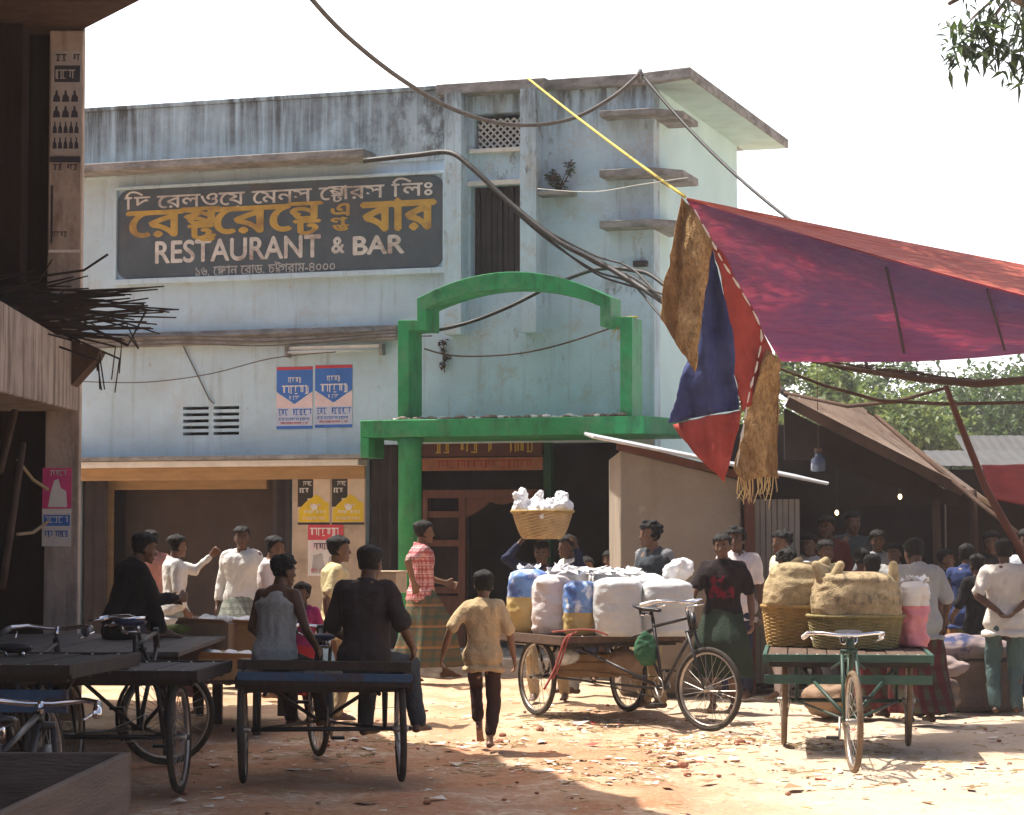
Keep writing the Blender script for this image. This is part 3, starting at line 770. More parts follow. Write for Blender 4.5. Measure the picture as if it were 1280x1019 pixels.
# leaning bamboo at far left
for i, (a, b, d, lab) in enumerate([((3, 735), (29, 555), 17.5, 'thick bamboo pole leaning against the dark wall beside the pillar'), ((0, 590), (22, 500), 18.2, 'short bamboo pole stub high on the dark wall under the balcony beam')]):
    m = MB(); p, q = at(*a, d), at(*b, d+1.2); m.tube([p + (q-p)*t for t in (0, .25, .5, .75, 1)], [.03, .028, .03, .027, .026], 8)
    tag(m.build('bamboo_pole', M_oldwood, smooth=True), lab, 'pole')
for yy0, yy1, lab in ((575, 612, 'upper'), (668, 652, 'lower')):
    m = MB(); p, q = at(22, yy0, 18.9), at(60, yy1, 19.5); m.tube([p, (p+q)/2 - V((0, 0, .04)), q], .014, 6)
    tag(m.build('rope', pm('straw_rope', (0.30, 0.22, 0.13), .9)), lab + ' straw rope tied from the leaning bamboo to the pillar', 'rope')
# ================================================================== SHEDS ON THE RIGHT
M_mud = pm('mud_plaster', (0.315, 0.265, 0.215), .95, .14, 1.6, .35, 20, extra=lambda nt, tc, o: mixc(nt, noise_mask(nt, tc, 2, .5, .72, (1, 1, .5)), mixc(nt, mathn(nt, 'MULTIPLY', axis_band(nt, tc, 2, .15, .9), noise_mask(nt, tc, 3, .3, .6)), mixc(nt, noise_mask(nt, tc, 7, .60, .66), o, (.42, .36, .29), .6), (.15, .105, .075), .7), (0.19, 0.145, 0.11), .6), spec=.05)
M_redwood = pm('reddish_timber', (0.12, 0.045, 0.03), .8, .3, 4, .2, aniso=(1, 1, .3))
def rust_extra(nt, tc, o):
    k = noise_mask(nt, tc, 2.5, .45, .65, (1, 1, 1)); o = mixc(nt, k, o, (0.27, 0.16, 0.10), .6)
    return mixc(nt, noise_mask(nt, tc, 8, .55, .7), o, (0.09, 0.06, 0.045), .6)
M_rusttin = pm('rusty_tin', (0.46, 0.36, 0.28), .7, .15, 4, .2, extra=rust_extra)
SD = 23.0
MS = thing('mud_shed', 'small mud walled lean-to with a bright tin roof edge, in front of the blue tower', 'shed', (wx(775, SD), SD, 0))
sx = wx(775, SD)
def S_(x, y, z): return (x - sx, y - SD, z)
XW1 = wx(926, SD); za, zb = wz(562, SD), wz(600, SD)
m = MB(); m.prism([(0, 0), (XW1-sx, 0), (XW1-sx, zb), (0, za)], 0, .18, 'xz'); m.build('wall', M_mud, MS, bevel=.02)
m = MB(); m.prism([(.0, .02), (.16, .02), (.16, za-.06), (0, za-.02)], .181, 2.6, 'xz'); m.build('wall', M_mud, MS)
m = MB(); m.prism([(-.03, za+.0), (XW1-sx+.03, zb+.0), (XW1-sx+.03, zb+.07), (-.03, za+.08)], -.05, .12, 'xz'); m.build('wall_plate', M_redwood, MS, bevel=.006)
# tin roof sheet, sloping down to the right, with corrugations along the slope
def tin(name, a, b, c_, d, n, amp, mats, parent, th=.006, m_=2):
    """a,b: ridge from near to far; c_,d: eave from near to far"""
    vs = []; fs = []; a, b, c_, d = map(V, (a, b, c_, d)); nrm = (b-a).cross(c_-a).normalized(); nrm = nrm if nrm.z > 0 else -nrm
    K = n*6
    for side in (0, 1):
        for j in range(m_+1):
            for i in range(K+1):
                t = i/K; s = j/m_; p = (a*(1-t)+b*t)*(1-s) + (c_*(1-t)+d*t)*s
                vs.append(p + nrm*(amp*sin(2*pi*n*t) - side*th))
    R = K+1; half = (m_+1)*R
    for j in range(m_):
        for i in range(K):
            q = (j*R+i, j*R+i+1, (j+1)*R+i+1, (j+1)*R+i); fs.append(q); fs.append(tuple(half + k for k in q[::-1]))
    for i in range(K):
        fs.append((i, half+i, half+i+1, i+1)); e = m_*R; fs.append((e+i, e+i+1, half+e+i+1, half+e+i))
    for j in range(m_):
        fs.append((j*R, (j+1)*R, half+(j+1)*R, half+j*R)); e = R-1; fs.append((j*R+e, half+j*R+e, half+(j+1)*R+e, (j+1)*R+e))
    return MB().add(vs, fs).build(name, mats, parent, smooth=False)
p0, p1 = at(742, 545, SD-.3), at(1036, 604, SD-.3)
tin('roof', V(S_(*p0)), V(S_(*p0)) + V((0, 2.9, .16)), V(S_(*p1)), V(S_(*p1)) + V((0, 2.9, .16)), 26, .012, M_tin_edge, MS, th=.016)
m = MB(); xp = wx(937, SD-.1)-sx; m.box((xp-.05, -.12, 0), (xp+.05, .0-.01, wz(598, SD))); m.build('door_post', M_redwood, MS, bevel=.008)
m = MB(); xa_, xb_ = wx(943, SD)-sx, wx(1000, SD)-sx; nsl = 8
for i in range(nsl): m.box((xa_ + (xb_-xa_)*i/nsl + .004, .02 + .008*(i % 2), .1), (xa_ + (xb_-xa_)*(i+1)/nsl - .004, .05 + .008*(i % 2), wz(624, SD)))
m.build('door', pm('grey_tin_door', (0.23, 0.205, 0.185), .7, .15, 3, .1), MS)

BSH = thing('market_shed', 'large dark open market shed under a sunlit rusty corrugated roof sloping to the right', 'shed', (2.8, 24.0, 0))
def B_(p): return V((p[0]-2.8, p[1]-24.0, p[2]))
RA, RB, RC, RD = at(984, 496, 23.2), at(1080, 511, 24.6), at(1200, 606, 23.2), at(1240, 630, 25.2)
RC = RA + (RC-RA)*1.02; RD = RB + (RD-RB)*1.02
tin('roof', B_(RA), B_(RB), B_(RC), B_(RD), 20, .016, M_rusttin, BSH, th=.02, m_=4)
RE, RF = RD + V((.05, .05, -.03)), RD + V((1.3, .9, -.42))
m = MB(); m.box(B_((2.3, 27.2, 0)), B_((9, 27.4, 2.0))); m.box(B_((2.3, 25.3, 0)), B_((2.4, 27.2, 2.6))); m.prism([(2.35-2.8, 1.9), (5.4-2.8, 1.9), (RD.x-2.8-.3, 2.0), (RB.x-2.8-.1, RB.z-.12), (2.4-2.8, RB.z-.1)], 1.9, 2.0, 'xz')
m.build('back_wall', M_dark, BSH)  # dark walls put in so that no light comes into the shed
m = MB(); m.beam(B_(RA + V((.0, .02, -.05))), B_(RC + V((0, .02, -.05))), .06, .10); m.build('rafter', M_oldwood, BSH); m = MB(); m.beam(B_(RB + V((0, -.02, -.06))), B_(RD + V((0, 0, -.06))), .06, .09); m.build('rafter', M_oldwood, BSH)
m = MB(); m.prism([(RA.x-2.8, RA.z-.1), (RC.x-2.8, RC.z-.1), (RC.x-2.8, RC.z-.2), (RA.x+.25-2.8, RA.z-.62), (RA.x-2.8, RA.z-.62)], -.55, -.50, 'xz'); m.build('gable_boards', M_dark, BSH)
for x_, y0_, lab in ((1169, 600, 0), (1216, 615, 0)):
    m = MB(); p = at(x_, y0_, 23.6); m.tube([(p.x-2.8, p.y-24, 0), (p.x-2.8+.02, p.y-24, 1.0), (p.x-2.8, p.y-24, p.z+.02)], [.045, .042, .04], 8); m.build('post', M_oldwood, BSH, smooth=True)
# dark side awning hanging over right part of shed
M_redcloth = pm('dark_red_cloth', (0.050, 0.009, 0.010), 1.0, .25, 4, .3, 18, spec=.02)
pts = [at(1226, 582, 24.2), at(1330, 580, 24.2), at(1330, 640, 23.2), at(1240, 626, 23.4)]
tag(polycloth('awning', pts, M_redcloth, cuts=4, amp=.06, sc=3), 'dark red cloth awning at the far right behind the diagonal pole', 'awning')
# second low stall, added to the right so the inside stays dark
SH2 = thing('added_dark_stall', 'low dark stall with a tin roof behind the right hand crowd', 'stall', (5.0, 23.2, 0))
m = MB(); m.box((-.1, 3.0, 0), (4.5, 3.1, 2.3)); m.box((4.4, -.2, 0), (4.5, 3.0, 2.3)); m.build('wall', M_dark, SH2)
tin('roof', (.35, -.3, 1.98), (.35, 3.2, 2.3), (4.6, -.3, 2.0), (4.6, 3.2, 2.3), 22, .014, M_rusttin, SH2, th=.02)

# hut roofs far off behind the stalls
HUT = thing('distant_hut', 'long grey tin roofed hut in front of the trees at the far right', 'hut', (11.0, 46, 0))
m = MB(); m.box((-1.4, .3, 0), (9, 4, 2.5)); m.build('wall', M_mud, HUT)
pz = wz(572, 45.5)
tin('roof', (-1.8, 2.2, pz+.55), (9.5, 2.2, pz+.55), (-1.8, -.4, pz-.35), (9.5, -.4, pz-.35), 60, .004, pm('grey_tin_roof', (0.062, 0.062, 0.062), .7, .2, 3, .2), HUT)
HUT2 = thing('distant_hut', 'small pale brown hut roof beyond the corrugated shed roof', 'hut', (8.6, 40, 0))
m = MB(); m.box((-1.0, .2, 0), (1.0, 2, 2.0)); m.build('wall', M_mud, HUT2)
tin('roof', (-1.3, 1.2, wz(560, 40)), (1.4, 1.2, wz(560, 40)), (-1.3, -.3, wz(583, 40)), (1.4, -.3, wz(583, 40)), 14, .004, MATS['grey_tin_roof'], HUT2)

# ================================================================== TREES
def leaf_mesh(name, n, centre, radii, size, mats, parent, seed, shape=(1, .32), droop=.3, clumps=None, cr=.5):
    rs = np.random.RandomState(seed); C = np.array(centre); R_ = np.array(radii)
    if clumps is None:
        k = max(6, n//90); d = rs.normal(size=(k, 3)); d /= np.linalg.norm(d, axis=1)[:, None]
        cl = C + d*R_*(rs.uniform(.35, 1.0, size=(k, 1))**.6)
        cs = rs.uniform(.6, 1.3, size=k)*cr
    else: cl = np.array(clumps); k = len(cl); cs = np.full(k, cr)
    m = MB(); nm = len(mats)
    for i in range(n):
        q = rs.randint(k); g = rs.normal(size=3); g /= max(np.linalg.norm(g), .01)
        p = cl[q] + g*cs[q]*rs.uniform(.2, 1.0)
        a = rs.uniform(0, 2*pi); tilt = rs.normal(-droop, .5)
        ax = V((cos(a)*cos(tilt), sin(a)*cos(tilt), sin(tilt))); sd = ax.cross(V((rs.normal(0, .4), rs.normal(0, .4), 1)))
        if sd.length < .1: continue
        sd.normalize(); up_ = sd.cross(ax); s = size*rs.uniform(.65, 1.35); w = s*shape[1]*.5; P = V(p)
        m.add([P, P + ax*s*.45 + sd*w + up_*w*.4, P + ax*s - V((0, 0, s*.12)), P + ax*s*.45 - sd*w + up_*w*.4], [(0, 1, 2), (0, 2, 3)], int((q*7 + rs.randint(3)) % nm))
    return m.build(name, mats, parent, fix=False)
def leafmat(name, col, tr=.45):
    m = bpy.data.materials.new(name); m.use_nodes = True; nt = m.node_tree; N = nt.nodes; Lk = nt.links; b = N['Principled BSDF']
    tc = N.new('ShaderNodeTexCoord'); n = N.new('ShaderNodeTexNoise'); n.inputs['Scale'].default_value = 3.0; Lk.new(tc.outputs['Object'], n.inputs['Vector'])
    r = N.new('ShaderNodeValToRGB'); Lk.new(n.outputs[0], r.inputs[0]); r.color_ramp.elements[0].color = (*[c*.6 for c in col], 1); r.color_ramp.elements[1].color = (*[c*1.4 for c in col], 1)
    Lk.new(r.outputs[0], b.inputs['Base Color']); b.inputs['Roughness'].default_value = .5
    t = N.new('ShaderNodeBsdfTranslucent'); Lk.new(r.outputs[0], t.inputs[0]); mx = N.new('ShaderNodeMixShader'); mx.inputs[0].default_value = tr
    Lk.new(b.outputs[0], mx.inputs[1]); Lk.new(t.outputs[0], mx.inputs[2]); Lk.new(mx.outputs[0], N['Material Output'].inputs[0]); MATS[name] = m
    return m
LM1, LM2, LM3 = leafmat('leaf_dark', (.045, .085, .025)), leafmat('leaf_mid', (.085, .14, .035)), leafmat('leaf_light', (.15, .20, .05))
M_bark = pm('bark', (0.12, 0.085, 0.06), .95, .3, 6, .6, 14)
def tree(label, base, h, cr_, mats, seed, n=4200, size=.3, trunk=.2, crz=None, name='tree'):
    t = thing(name, label, 'tree', base); rs = random.Random(seed); m = MB()
    m.tube([(0, 0, -.1), (rs.uniform(-.1, .1), 0, h*.3), (rs.uniform(-.25, .25), rs.uniform(-.2, .2), h*.7)], [trunk, trunk*.75, trunk*.35], 9)
    for i in range(7):
        a = rs.uniform(0, 2*pi); z0 = h*rs.uniform(.3, .62); r = cr_*rs.uniform(.5, .85)
        m.tube([(0, 0, z0), (cos(a)*r*.5, sin(a)*r*.5, z0+h*.10), (cos(a)*r, sin(a)*r, z0+h*.25)], [trunk*.4, trunk*.25, trunk*.08], 6)
    m.build('trunk', M_bark, t, smooth=True)
    leaf_mesh('crown', int(n*2.6), (0, 0, h*.64), (cr_, cr_, crz or h*.36), size*.62, mats, t, seed, (1, .6), cr=cr_*.27)
    return t
TG = 'trees beyond the market'
for (px, d, ytop, cr_, mats, lab, n) in [
    (1010, 62, 455, 2.3, [LM2, LM3], 'pale thin crowned tree just clear of the hanging burlap flap', 2600),
    (1078, 74, 452, 2.8, [LM1, LM2], 'taller dark feathery tree behind the thin roof branches', 3600),
    (1128, 58, 500, 2.0, [LM3, LM2, LM3], 'bright yellow green bush-like tree above the corrugated roof', 3800),
    (1195, 76, 486, 3.0, [LM2, LM1], 'mid green tree behind the diagonal bamboo pole', 3800),
    (1262, 68, 470, 3.4, [LM1, LM1, LM2], 'broad dark tree above the dark red awning', 5200),
    (1330, 72, 468, 3.4, [LM1, LM2], 'dark tree cut by the edge of the picture behind the awning', 3600)]:
    h = wz(ytop, d); tree(lab, (wx(px, d), d, 0), h, cr_, mats, px, n, .34, .2, h*.42)
rs = np.random.RandomState(5)
lf = leaf_mesh('far_woods', 26000, (22, 104, 2.6), (26, 5, 3.2), .42, [LM1, LM2], None, 77, (1, .6), cr=1.3)
tag(lf, 'far green woods closing the view behind the market trees', 'woods', kind='stuff')

# the leafy tree that stands beside the street, its crown above the tarpaulin
ST = thing('mango_tree', 'tree with long narrow dark leaves hanging in at the top corner above the red tarpaulin', 'tree', (6.3, 19.6, 0))
m = MB(); m.tube([(0, 0, -.1), (.1, 0, 2.5), (-.2, .1, 5.0), (-.8, .3, 7.6)], [.28, .23, .18, .07], 10)
for q in ([(-.2, .1, 4.6), (-1.6, -.9, 5.6), (-2.7, -2.2, 5.75), (-3.05, -2.55, 5.5)], [(-.4, .2, 5.6), (-2.2, .6, 7.0), (-4.4, .9, 7.9)], [(-.7, .3, 7.2), (-2.5, 1.4, 8.3), (-4.0, 2.0, 8.9)], [(-.7, .3, 7.0), (-2.0, -1.0, 8.2), (-3.6, -1.4, 8.6)]):
    m.tube(q, [.09, .06, .035, .015][:len(q)] if len(q) == 4 else [.09, .05, .015], 7)
m.build('trunk', M_bark, ST, smooth=True)
cl = [(-4.4 + .35*random.uniform(-6, 7), .6 + random.uniform(-1.7, 1.7), 8.3 + random.uniform(-.9, .9)) for i in range(46)]
LMM = leafmat('mango_leaf', (.035, .060, .022), .3)
leaf_mesh('crown', 16500, (0, 0, 0), (1, 1, 1), .17, [LMM, LM1], ST, 8, (1, .24), .5, clumps=cl, cr=.46)
# the low spray seen against the sky
tips = [V((at(x, y, 17.0).x - 6.3, at(x, y, 17.0).y - 19.6, at(x, y, 17.0).z)) for x, y in ((1195, 48), (1218, 60), (1240, 42), (1258, 66), (1272, 78), (1285, 40), (1230, 16), (1262, 20), (1300, 60), (1210, 32), (1290, 10), (1212, 62))]
m = MB(); root_ = V((-2.6, -2.2, 5.72))
tw_ = [V(t) + V((.12*sin(i*2.1), .05*cos(i), .10*cos(i*3))) for i, t in enumerate(tips)]
for t in tips: m.tube([root_ + V((.3, 0, .12)), (root_ + t)/2 + V((.15, 0, .12)), t + V((.02, 0, .05))], [.014, .009, .004], 5)
m.build('twigs', M_bark, ST)
leaf_mesh('crown', 400, (0, 0, 0), (1, 1, 1), .135, [LMM, LMM, LM2], ST, 21, (1, .24), .55, clumps=[tuple(t) for t in tips], cr=.21)

# weeds growing on the tower wall
W1 = thing('wall_weed', 'dry reddish weed growing out of the small shelf on the tower wall', 'plant', (A0.x, A0.y, 0), FROT)
lw = leafmat('dry_weed_leaf', (.13, .07, .05), .2)
zc = fz(700, 224, .12); uc_ = fu(697, .12)
cl = [(uc_ + random.uniform(-.16, .18), -.12, zc + random.uniform(-.10, .14)) for i in range(10)] + [(fu(712, .1), -.1, fz(712, 205, .1))]
leaf_mesh('foliage', 240, (0, 0, 0), (1, 1, 1), .06, [lw, LM1], W1, 4, (1, .5), .0, clumps=cl, cr=.07)
m = MB()
for q in cl: m.tube([(uc_, -.10, zc-.16), (q[0], q[1], q[2])], [.006, .003], 4)
m.build('stem', M_oldwood, W1)
W2 = thing('wall_weed', 'dark withered weed clinging to the wall inside the green arch', 'plant', (A0.x, A0.y, 0), FROT)
cl = [(fu(554, .05) + random.uniform(-.04, .06), -.05, fz(554, y_, .05)) for y_ in (428, 438, 448, 455)]
leaf_mesh('foliage', 120, (0, 0, 0), (1, 1, 1), .05, [lw, M_dark], W2, 4, (1, .5), .3, clumps=cl, cr=.05)
m = MB(); m.tube([(fu(554, .03), -.03, fz(554, 425)), (fu(556, .03), -.04, fz(554, 466))], .006, 5); m.build('stem', M_oldwood, W2)

# sky is white haze; nothing else stands behind
# ================================================================== TARPAULINS
def tarpmat(name, c1, c2, tr=.55, t1=None, t2=None):
    m = bpy.data.materials.new(name); m.use_nodes = True; nt = m.node_tree; N = nt.nodes; Lk = nt.links; b = N['Principled BSDF']
    tc = N.new('ShaderNodeTexCoord')
    n = N.new('ShaderNodeTexNoise'); n.inputs['Scale'].default_value = 1.6; n.inputs['Detail'].default_value = 6; Lk.new(tc.outputs['Object'], n.inputs['Vector'])
    r = N.new('ShaderNodeValToRGB'); Lk.new(n.outputs[0], r.inputs[0]); r.color_ramp.elements[0].position = .35; r.color_ramp.elements[1].position = .65
    r.color_ramp.elements[0].color = (*c1, 1); r.color_ramp.elements[1].color = (*c2, 1)
    Lk.new(r.outputs[0], b.inputs['Base Color']); b.inputs['Roughness'].default_value = .6
    w = N.new('ShaderNodeTexNoise'); w.inputs['Scale'].default_value = 9; mp = N.new('ShaderNodeMapping'); mp.inputs['Scale'].default_value = (.5, 1, 3); Lk.new(tc.outputs['Object'], mp.inputs[0]); Lk.new(mp.outputs[0], w.inputs['Vector'])
    bp = N.new('ShaderNodeBump'); bp.inputs['Strength'].default_value = .6; bp.inputs['Distance'].default_value = .05; Lk.new(w.outputs[0], bp.inputs['Height']); Lk.new(bp.outputs[0], b.inputs['Normal'])
    t = N.new('ShaderNodeBsdfTranslucent'); r2 = N.new('ShaderNodeValToRGB'); Lk.new(w.outputs[0], r2.inputs[0]); r2.color_ramp.elements[0].position = .35; r2.color_ramp.elements[1].position = .65
    r2.color_ramp.elements[0].color = (*(t1 or c1), 1); r2.color_ramp.elements[1].color = (*(t2 or c2), 1); Lk.new(r2.outputs[0], t.inputs[0]); Lk.new(bp.outputs[0], t.inputs['Normal']); mx = N.new('ShaderNodeMixShader'); mx.inputs[0].default_value = tr
    Lk.new(b.outputs[0], mx.inputs[1]); Lk.new(t.outputs[0], mx.inputs[2]); Lk.new(mx.outputs[0], N['Material Output'].inputs[0]); MATS[name] = m
    return m
M_tarp = tarpmat('purple_red_tarp', (.055, .044, .215), (.085, .036, .18), .15, (.44, .035, .075), (.70, .075, .09))
M_tarp2 = tarpmat('orange_red_tarp', (.42, .07, .04), (.48, .10, .055), .3)
def sheet(name, tl, tr_, bl, br, nu, nv, sag, amp, mats, parent=None, curve=None):
    vs = []
    for j in range(nv+1):
        for i in range(nu+1):
            u, v = i/nu, j/nv
            p = (tl*(1-u)+tr_*u)*(1-v) + (bl*(1-u)+br*u)*v
            p = p + V((0, 0, -sag*sin(pi*u)*(.4+.6*v) - sag*.4*sin(pi*v)))
            fan = .6*nz((u*30, v*7, 0), 1, 4)*.02 + sin((atan2(v*3 + .05, u + .05))*26)*.02*min(1, 3*u*(1-u)+.4)
            p = p + V((0, 1, .15))*(amp*nz(p, 1.8, 3) + amp*.5*nz((p.x, p.y, p.z*3), 3.5, 8) + fan*.8)
            vs.append(p)
    R = nu+1
    m = MB().add(vs, [(j*R+i, j*R+i+1, (j+1)*R+i+1, (j+1)*R+i) for j in range(nv) for i in range(nu)])
    return m.build(name, mats, parent, smooth=True, fix=False)
TP = thing('tarpaulin', 'purple and red tarpaulin stretched over the market stalls, sunlight glowing through it', 'tarpaulin', (0, 0, 0))
tl, tr_, bl, br = at(858, 249, 18.3), at(1345, 386, 17.0), at(976, 452, 20.4), at(1345, 436, 20.2)
sheet('main_panel', tl, tr_, bl, br, 70, 40, .05, .05, M_tarp, TP)
sheet('ridge_panel', at(858, 247, 18.32), at(1345, 343, 18.9), at(862, 252, 18.31), at(1345, 388, 17.02), 60, 14, .02, .02, M_tarp2, TP)
m = MB(); m.tube([at(1108, 335, 17.62), at(1118, 380, 18.3), at(1130, 441, 20.0)], .012, 6); m.tube([at(1234, 362, 17.2), at(1245, 400, 18.4), at(1256, 438, 20.0)], .010, 6); m.build('seam', pm('dark_seam', (.03, .02, .035), .8), TP)
M_burlap = pm('burlap', (0.47, 0.31, 0.15), .95, .3, 9, .9, 70, extra=lambda nt, tc, o: mixc(nt, noise_mask(nt, tc, 40, .46, .62, (1, 1, .5)), mixc(nt, noise_mask(nt, tc, 3, .48, .62, (1, 1, .4)), o, (0.17, 0.085, 0.035), .75), (0.13, 0.065, 0.025), .6), spec=.05)
M_bluecl = pm('blue_cloth', (0.046, 0.062, 0.185), .85, .25, 5, .4, 20); M_redcl = pm('red_cloth', (0.34, 0.055, 0.045), .85, .2, 5, .4, 20)
FL = thing('hanging_flap', 'loose red and blue cloth with burlap pieces hanging from the tip of the tarpaulin', 'cloth flap', tuple(at(858, 249, 18.4)))
o_ = at(858, 249, 18.4)
def fl(name, pts, mat, amp, seed, cuts=4, sc=4.0): return polycloth(name, [at(x, y, d) - o_ for x, y, d in pts], mat, FL, cuts, amp, sc, .008, seed)
fl('burlap_piece', [(851, 246, 18.4), (866, 258, 18.3), (880, 282, 18.3), (891, 302, 18.3), (885, 345, 18.35), (876, 400, 18.4), (869, 466, 18.4), (858, 446, 18.4), (845, 425, 18.4), (826, 398, 18.4), (829, 370, 18.4), (838, 320, 18.4)], M_burlap, .075, 1, 5, 6.0)
fl('blue_panel', [(890, 300, 18.45), (898, 335, 18.5), (912, 400, 18.5), (926, 512, 18.6), (885, 519, 18.7), (832, 530, 18.8), (850, 480, 18.7), (868, 425, 18.6), (878, 360, 18.5)], M_bluecl, .10, 2)
fl('red_panel', [(888, 296, 18.42), (902, 315, 18.5), (940, 385, 18.7), (966, 440, 18.9), (948, 500, 18.8), (926, 514, 18.62), (912, 400, 18.52), (898, 335, 18.48)], M_redcl, .09, 3)
fl('red_panel', [(927, 514, 18.6), (922, 545, 18.6), (906, 603, 18.6), (870, 570, 18.65), (842, 531, 18.75), (885, 520, 18.68)], M_redcl, .08, 4)
fl('burlap_piece', [(958, 437, 18.7), (975, 451, 18.8), (974, 520, 18.75), (972, 598, 18.75), (950, 597, 18.7), (930, 602, 18.7), (916, 588, 18.7), (926, 545, 18.7), (938, 500, 18.7), (948, 465, 18.7)], M_burlap, .07, 5, 5, 6.0)
m = MB(); cp = smoothpts([(868, 262, 18.22), (890, 302, 18.25), (905, 330, 18.3), (928, 366, 18.4), (951, 412, 18.5), (947, 452, 18.55), (937, 490, 18.55), (930, 530, 18.55), (920, 588, 18.55)], 8)
for i in range(0, len(cp)-3, 4): m.tube([cp[i]-o_, cp[i+1]-o_, cp[i+2]-o_, cp[i+3]-o_], [.005, .008, .006 + .004*(i % 3), .003], 5)
m.build('white_cord', M_paintwhite, FL)
m = MB()
for i in range(26):
    x_ = random.uniform(922, 970); m.tube([at(x_, 596, 18.7)-o_, at(x_+random.uniform(-4, 4), 606+random.uniform(0, 10), 18.7)-o_, at(x_+random.uniform(-8, 8), 615+random.uniform(0, 22), 18.7)-o_], [.005, .004, .002], 4)
m.build('frayed_threads', pm('straw_thread', (.5, .36, .18), .9), FL)

# poles and branches that carry it
def pole(label, pts, r, name='bamboo_pole', mat=None, cat='pole', n=8):
    m = MB(); rs_ = r if isinstance(r, list) else [r]*len(pts)
    P = [V(p) for p in pts]; m.tube(P, rs_, n)
    return tag(m.build(name, mat or M_oldwood, smooth=True), label, cat)
pole('crooked reddish pole leaning from the ground up to the branches at the far right', [at(1385, 893, 20.5), at(1340, 790, 20.5), at(1290, 715, 20.4), at(1232, 610, 20.4), at(1200, 530, 20.4), at(1182, 482, 20.4)], [.046, .045, .04, .035, .03, .024], mat=M_redwood)
pole('long dark bough running level under the tarpaulin edge', [at(1015, 452, 20.6), at(1070, 462, 20.6), at(1150, 474, 20.6), at(1220, 480, 20.5), at(1350, 470, 20.5)], [.012, .022, .03, .035, .04], 'bough')
pole('thin curved branch dipping from the burlap flap to the diagonal pole', [at(975, 461, 20.4), at(1030, 482, 20.5), at(1100, 501, 20.6), at(1180, 505, 20.6), at(1350, 502, 20.6)], [.012, .015, .016, .016, .016], 'branch')
pole('forked twig rising from the shed ridge to the level bough', [at(980, 491, 23.0), at(1060, 508, 22.6), at(1120, 502, 21.8), at(1185, 484, 20.8)], [.016, .02, .018, .015], 'branch')
pole('sunlit bamboo rail sloping down beside the corrugated eave', [at(1095, 520, 24.0), at(1180, 592, 23.4), at(1225, 630, 22.6), at(1290, 680, 22.0)], .025)
m = MB(); random.seed(5)
for i in range(40):
    a = random.uniform(1020, 1180); b = a + random.uniform(20, 60); y_ = 452 + (a-1015)*.13
    m.tube([at(a, y_+random.uniform(-4, 3), 20.6), at(b, y_ + 6 + random.uniform(-8, 8), 20.6)], [.006, .003], 4)
tag(m.build('twigs', M_oldwood), 'dry twigs tangled along the level bough', 'twigs', kind='stuff')
# ================================================================== CABLES
def sag(p, q, s, n=16): return [p + (q-p)*t + V((0, 0, -s*4*t*(1-t))) for t in [i/n for i in range(n+1)]]
def cable(label, pts, r, mat=None, name='cable'):
    m = MB(); m.tube(pts, r, 6); return tag(m.build(name, mat or M_cable, smooth=True), label, 'cable')
M_greycable = pm('grey_weathered_cable', (0.10, 0.088, 0.08), .7, .3, 10, .1)
D1 = 26.3
cable('thick sagging cable swooping from the sky to the insulator on the roof', smoothpts([(380, -12, 21), (430, 42, 22), (500, 98, 23.5), (570, 138, 24.8), (640, 156, 25.8), (710, 150, 26.3), (765, 122, 26.6), (800, 92, 26.8)]), .024, M_greycable)
cable('dark wire running down from the roof insulator behind the tarpaulin', sag(at(803, 94, 26.8), at(1003, 286, 24), .12) + [at(1060, 362, 22.2), at(1085, 464, 20.6)], .018)
cable('black cable bundle from the upper ledge down across the tower to the porch', smoothpts([(455, 201, 27.6), (520, 194, 27.2), (562, 191, 26.9), (590, 210, 26.7), (640, 256, 26.4), (700, 303, 26.0), (760, 334, 25.7), (830, 378, 25.0), (905, 432, 24.2), (984, 494, 23.3)]), .032)
for k, (y1, y2, y3, y4) in enumerate(((262, 320, 340, 364), (268, 328, 352, 352), (300, 318, 330, 356), (280, 330, 349, 372))):
    cable(['second wire looping below the black cable bundle', 'slack wire ending just above the burlap flap', 'upper wire straying above the cable bundle', 'lowest loose wire of the bundle near the arch'][k], smoothpts([(640, 256 + 2*k, 26.4), (690, y2-26, 26.1), (745, y3-10, 25.8), (790, y3+6, 25.5), (836, y4+14+6*k, 24.8), (905, 432+3*k, 24.2), (984, 495, 23.3)]), .013)
cable('bent black cable passing behind the arch from the ledge to the tower', smoothpts([(500, 418, 27.2), (545, 413, 27.3), (590, 402, 27.3), (640, 382, 27.1), (690, 357, 26.9), (745, 337, 26.2), (790, 338, 25.8), (825, 352, 25.4), (900, 425, 24.4), (984, 495, 23.3)]), .024)
cable('thin brown wire drooping across the wall inside the arch', smoothpts([(530, 436, 27.4), (570, 445, 27.4), (640, 443, 27.2), (700, 431, 27.0), (770, 408, 26.6)]), .010, M_oldwood)
cable('faint thin wire on the wall above the vent slots', smoothpts([(100, 477, 29.3), (180, 478, 29.1), (260, 468, 28.8), (340, 448, 28.5), (420, 440, 28.2)]), .007, M_greycable)
cable('pair of thin wires strung along the tower to the green side wall', smoothpts([(672, 236, 27.2), (740, 240, 26.9), (800, 231, 26.7), (860, 222, 26.6)]), .005, M_paintwhite)
for k in range(3): cable(['topmost thin wire along the rough concrete band', 'middle thin wire along the rough concrete band', 'lowest slack wire below the rough concrete band'][k], smoothpts([(100, 424+6*k, 29.2), (220, 420+5*k, 28.8), (340, 419+5*k+3, 28.4), (470, 414+4*k, 28.0), (540, 408+6*k, 27.4)]), .009, M_greycable)
ROPE_Y = pm('yellow_rope', (0.50, 0.38, 0.06), .7, .15)
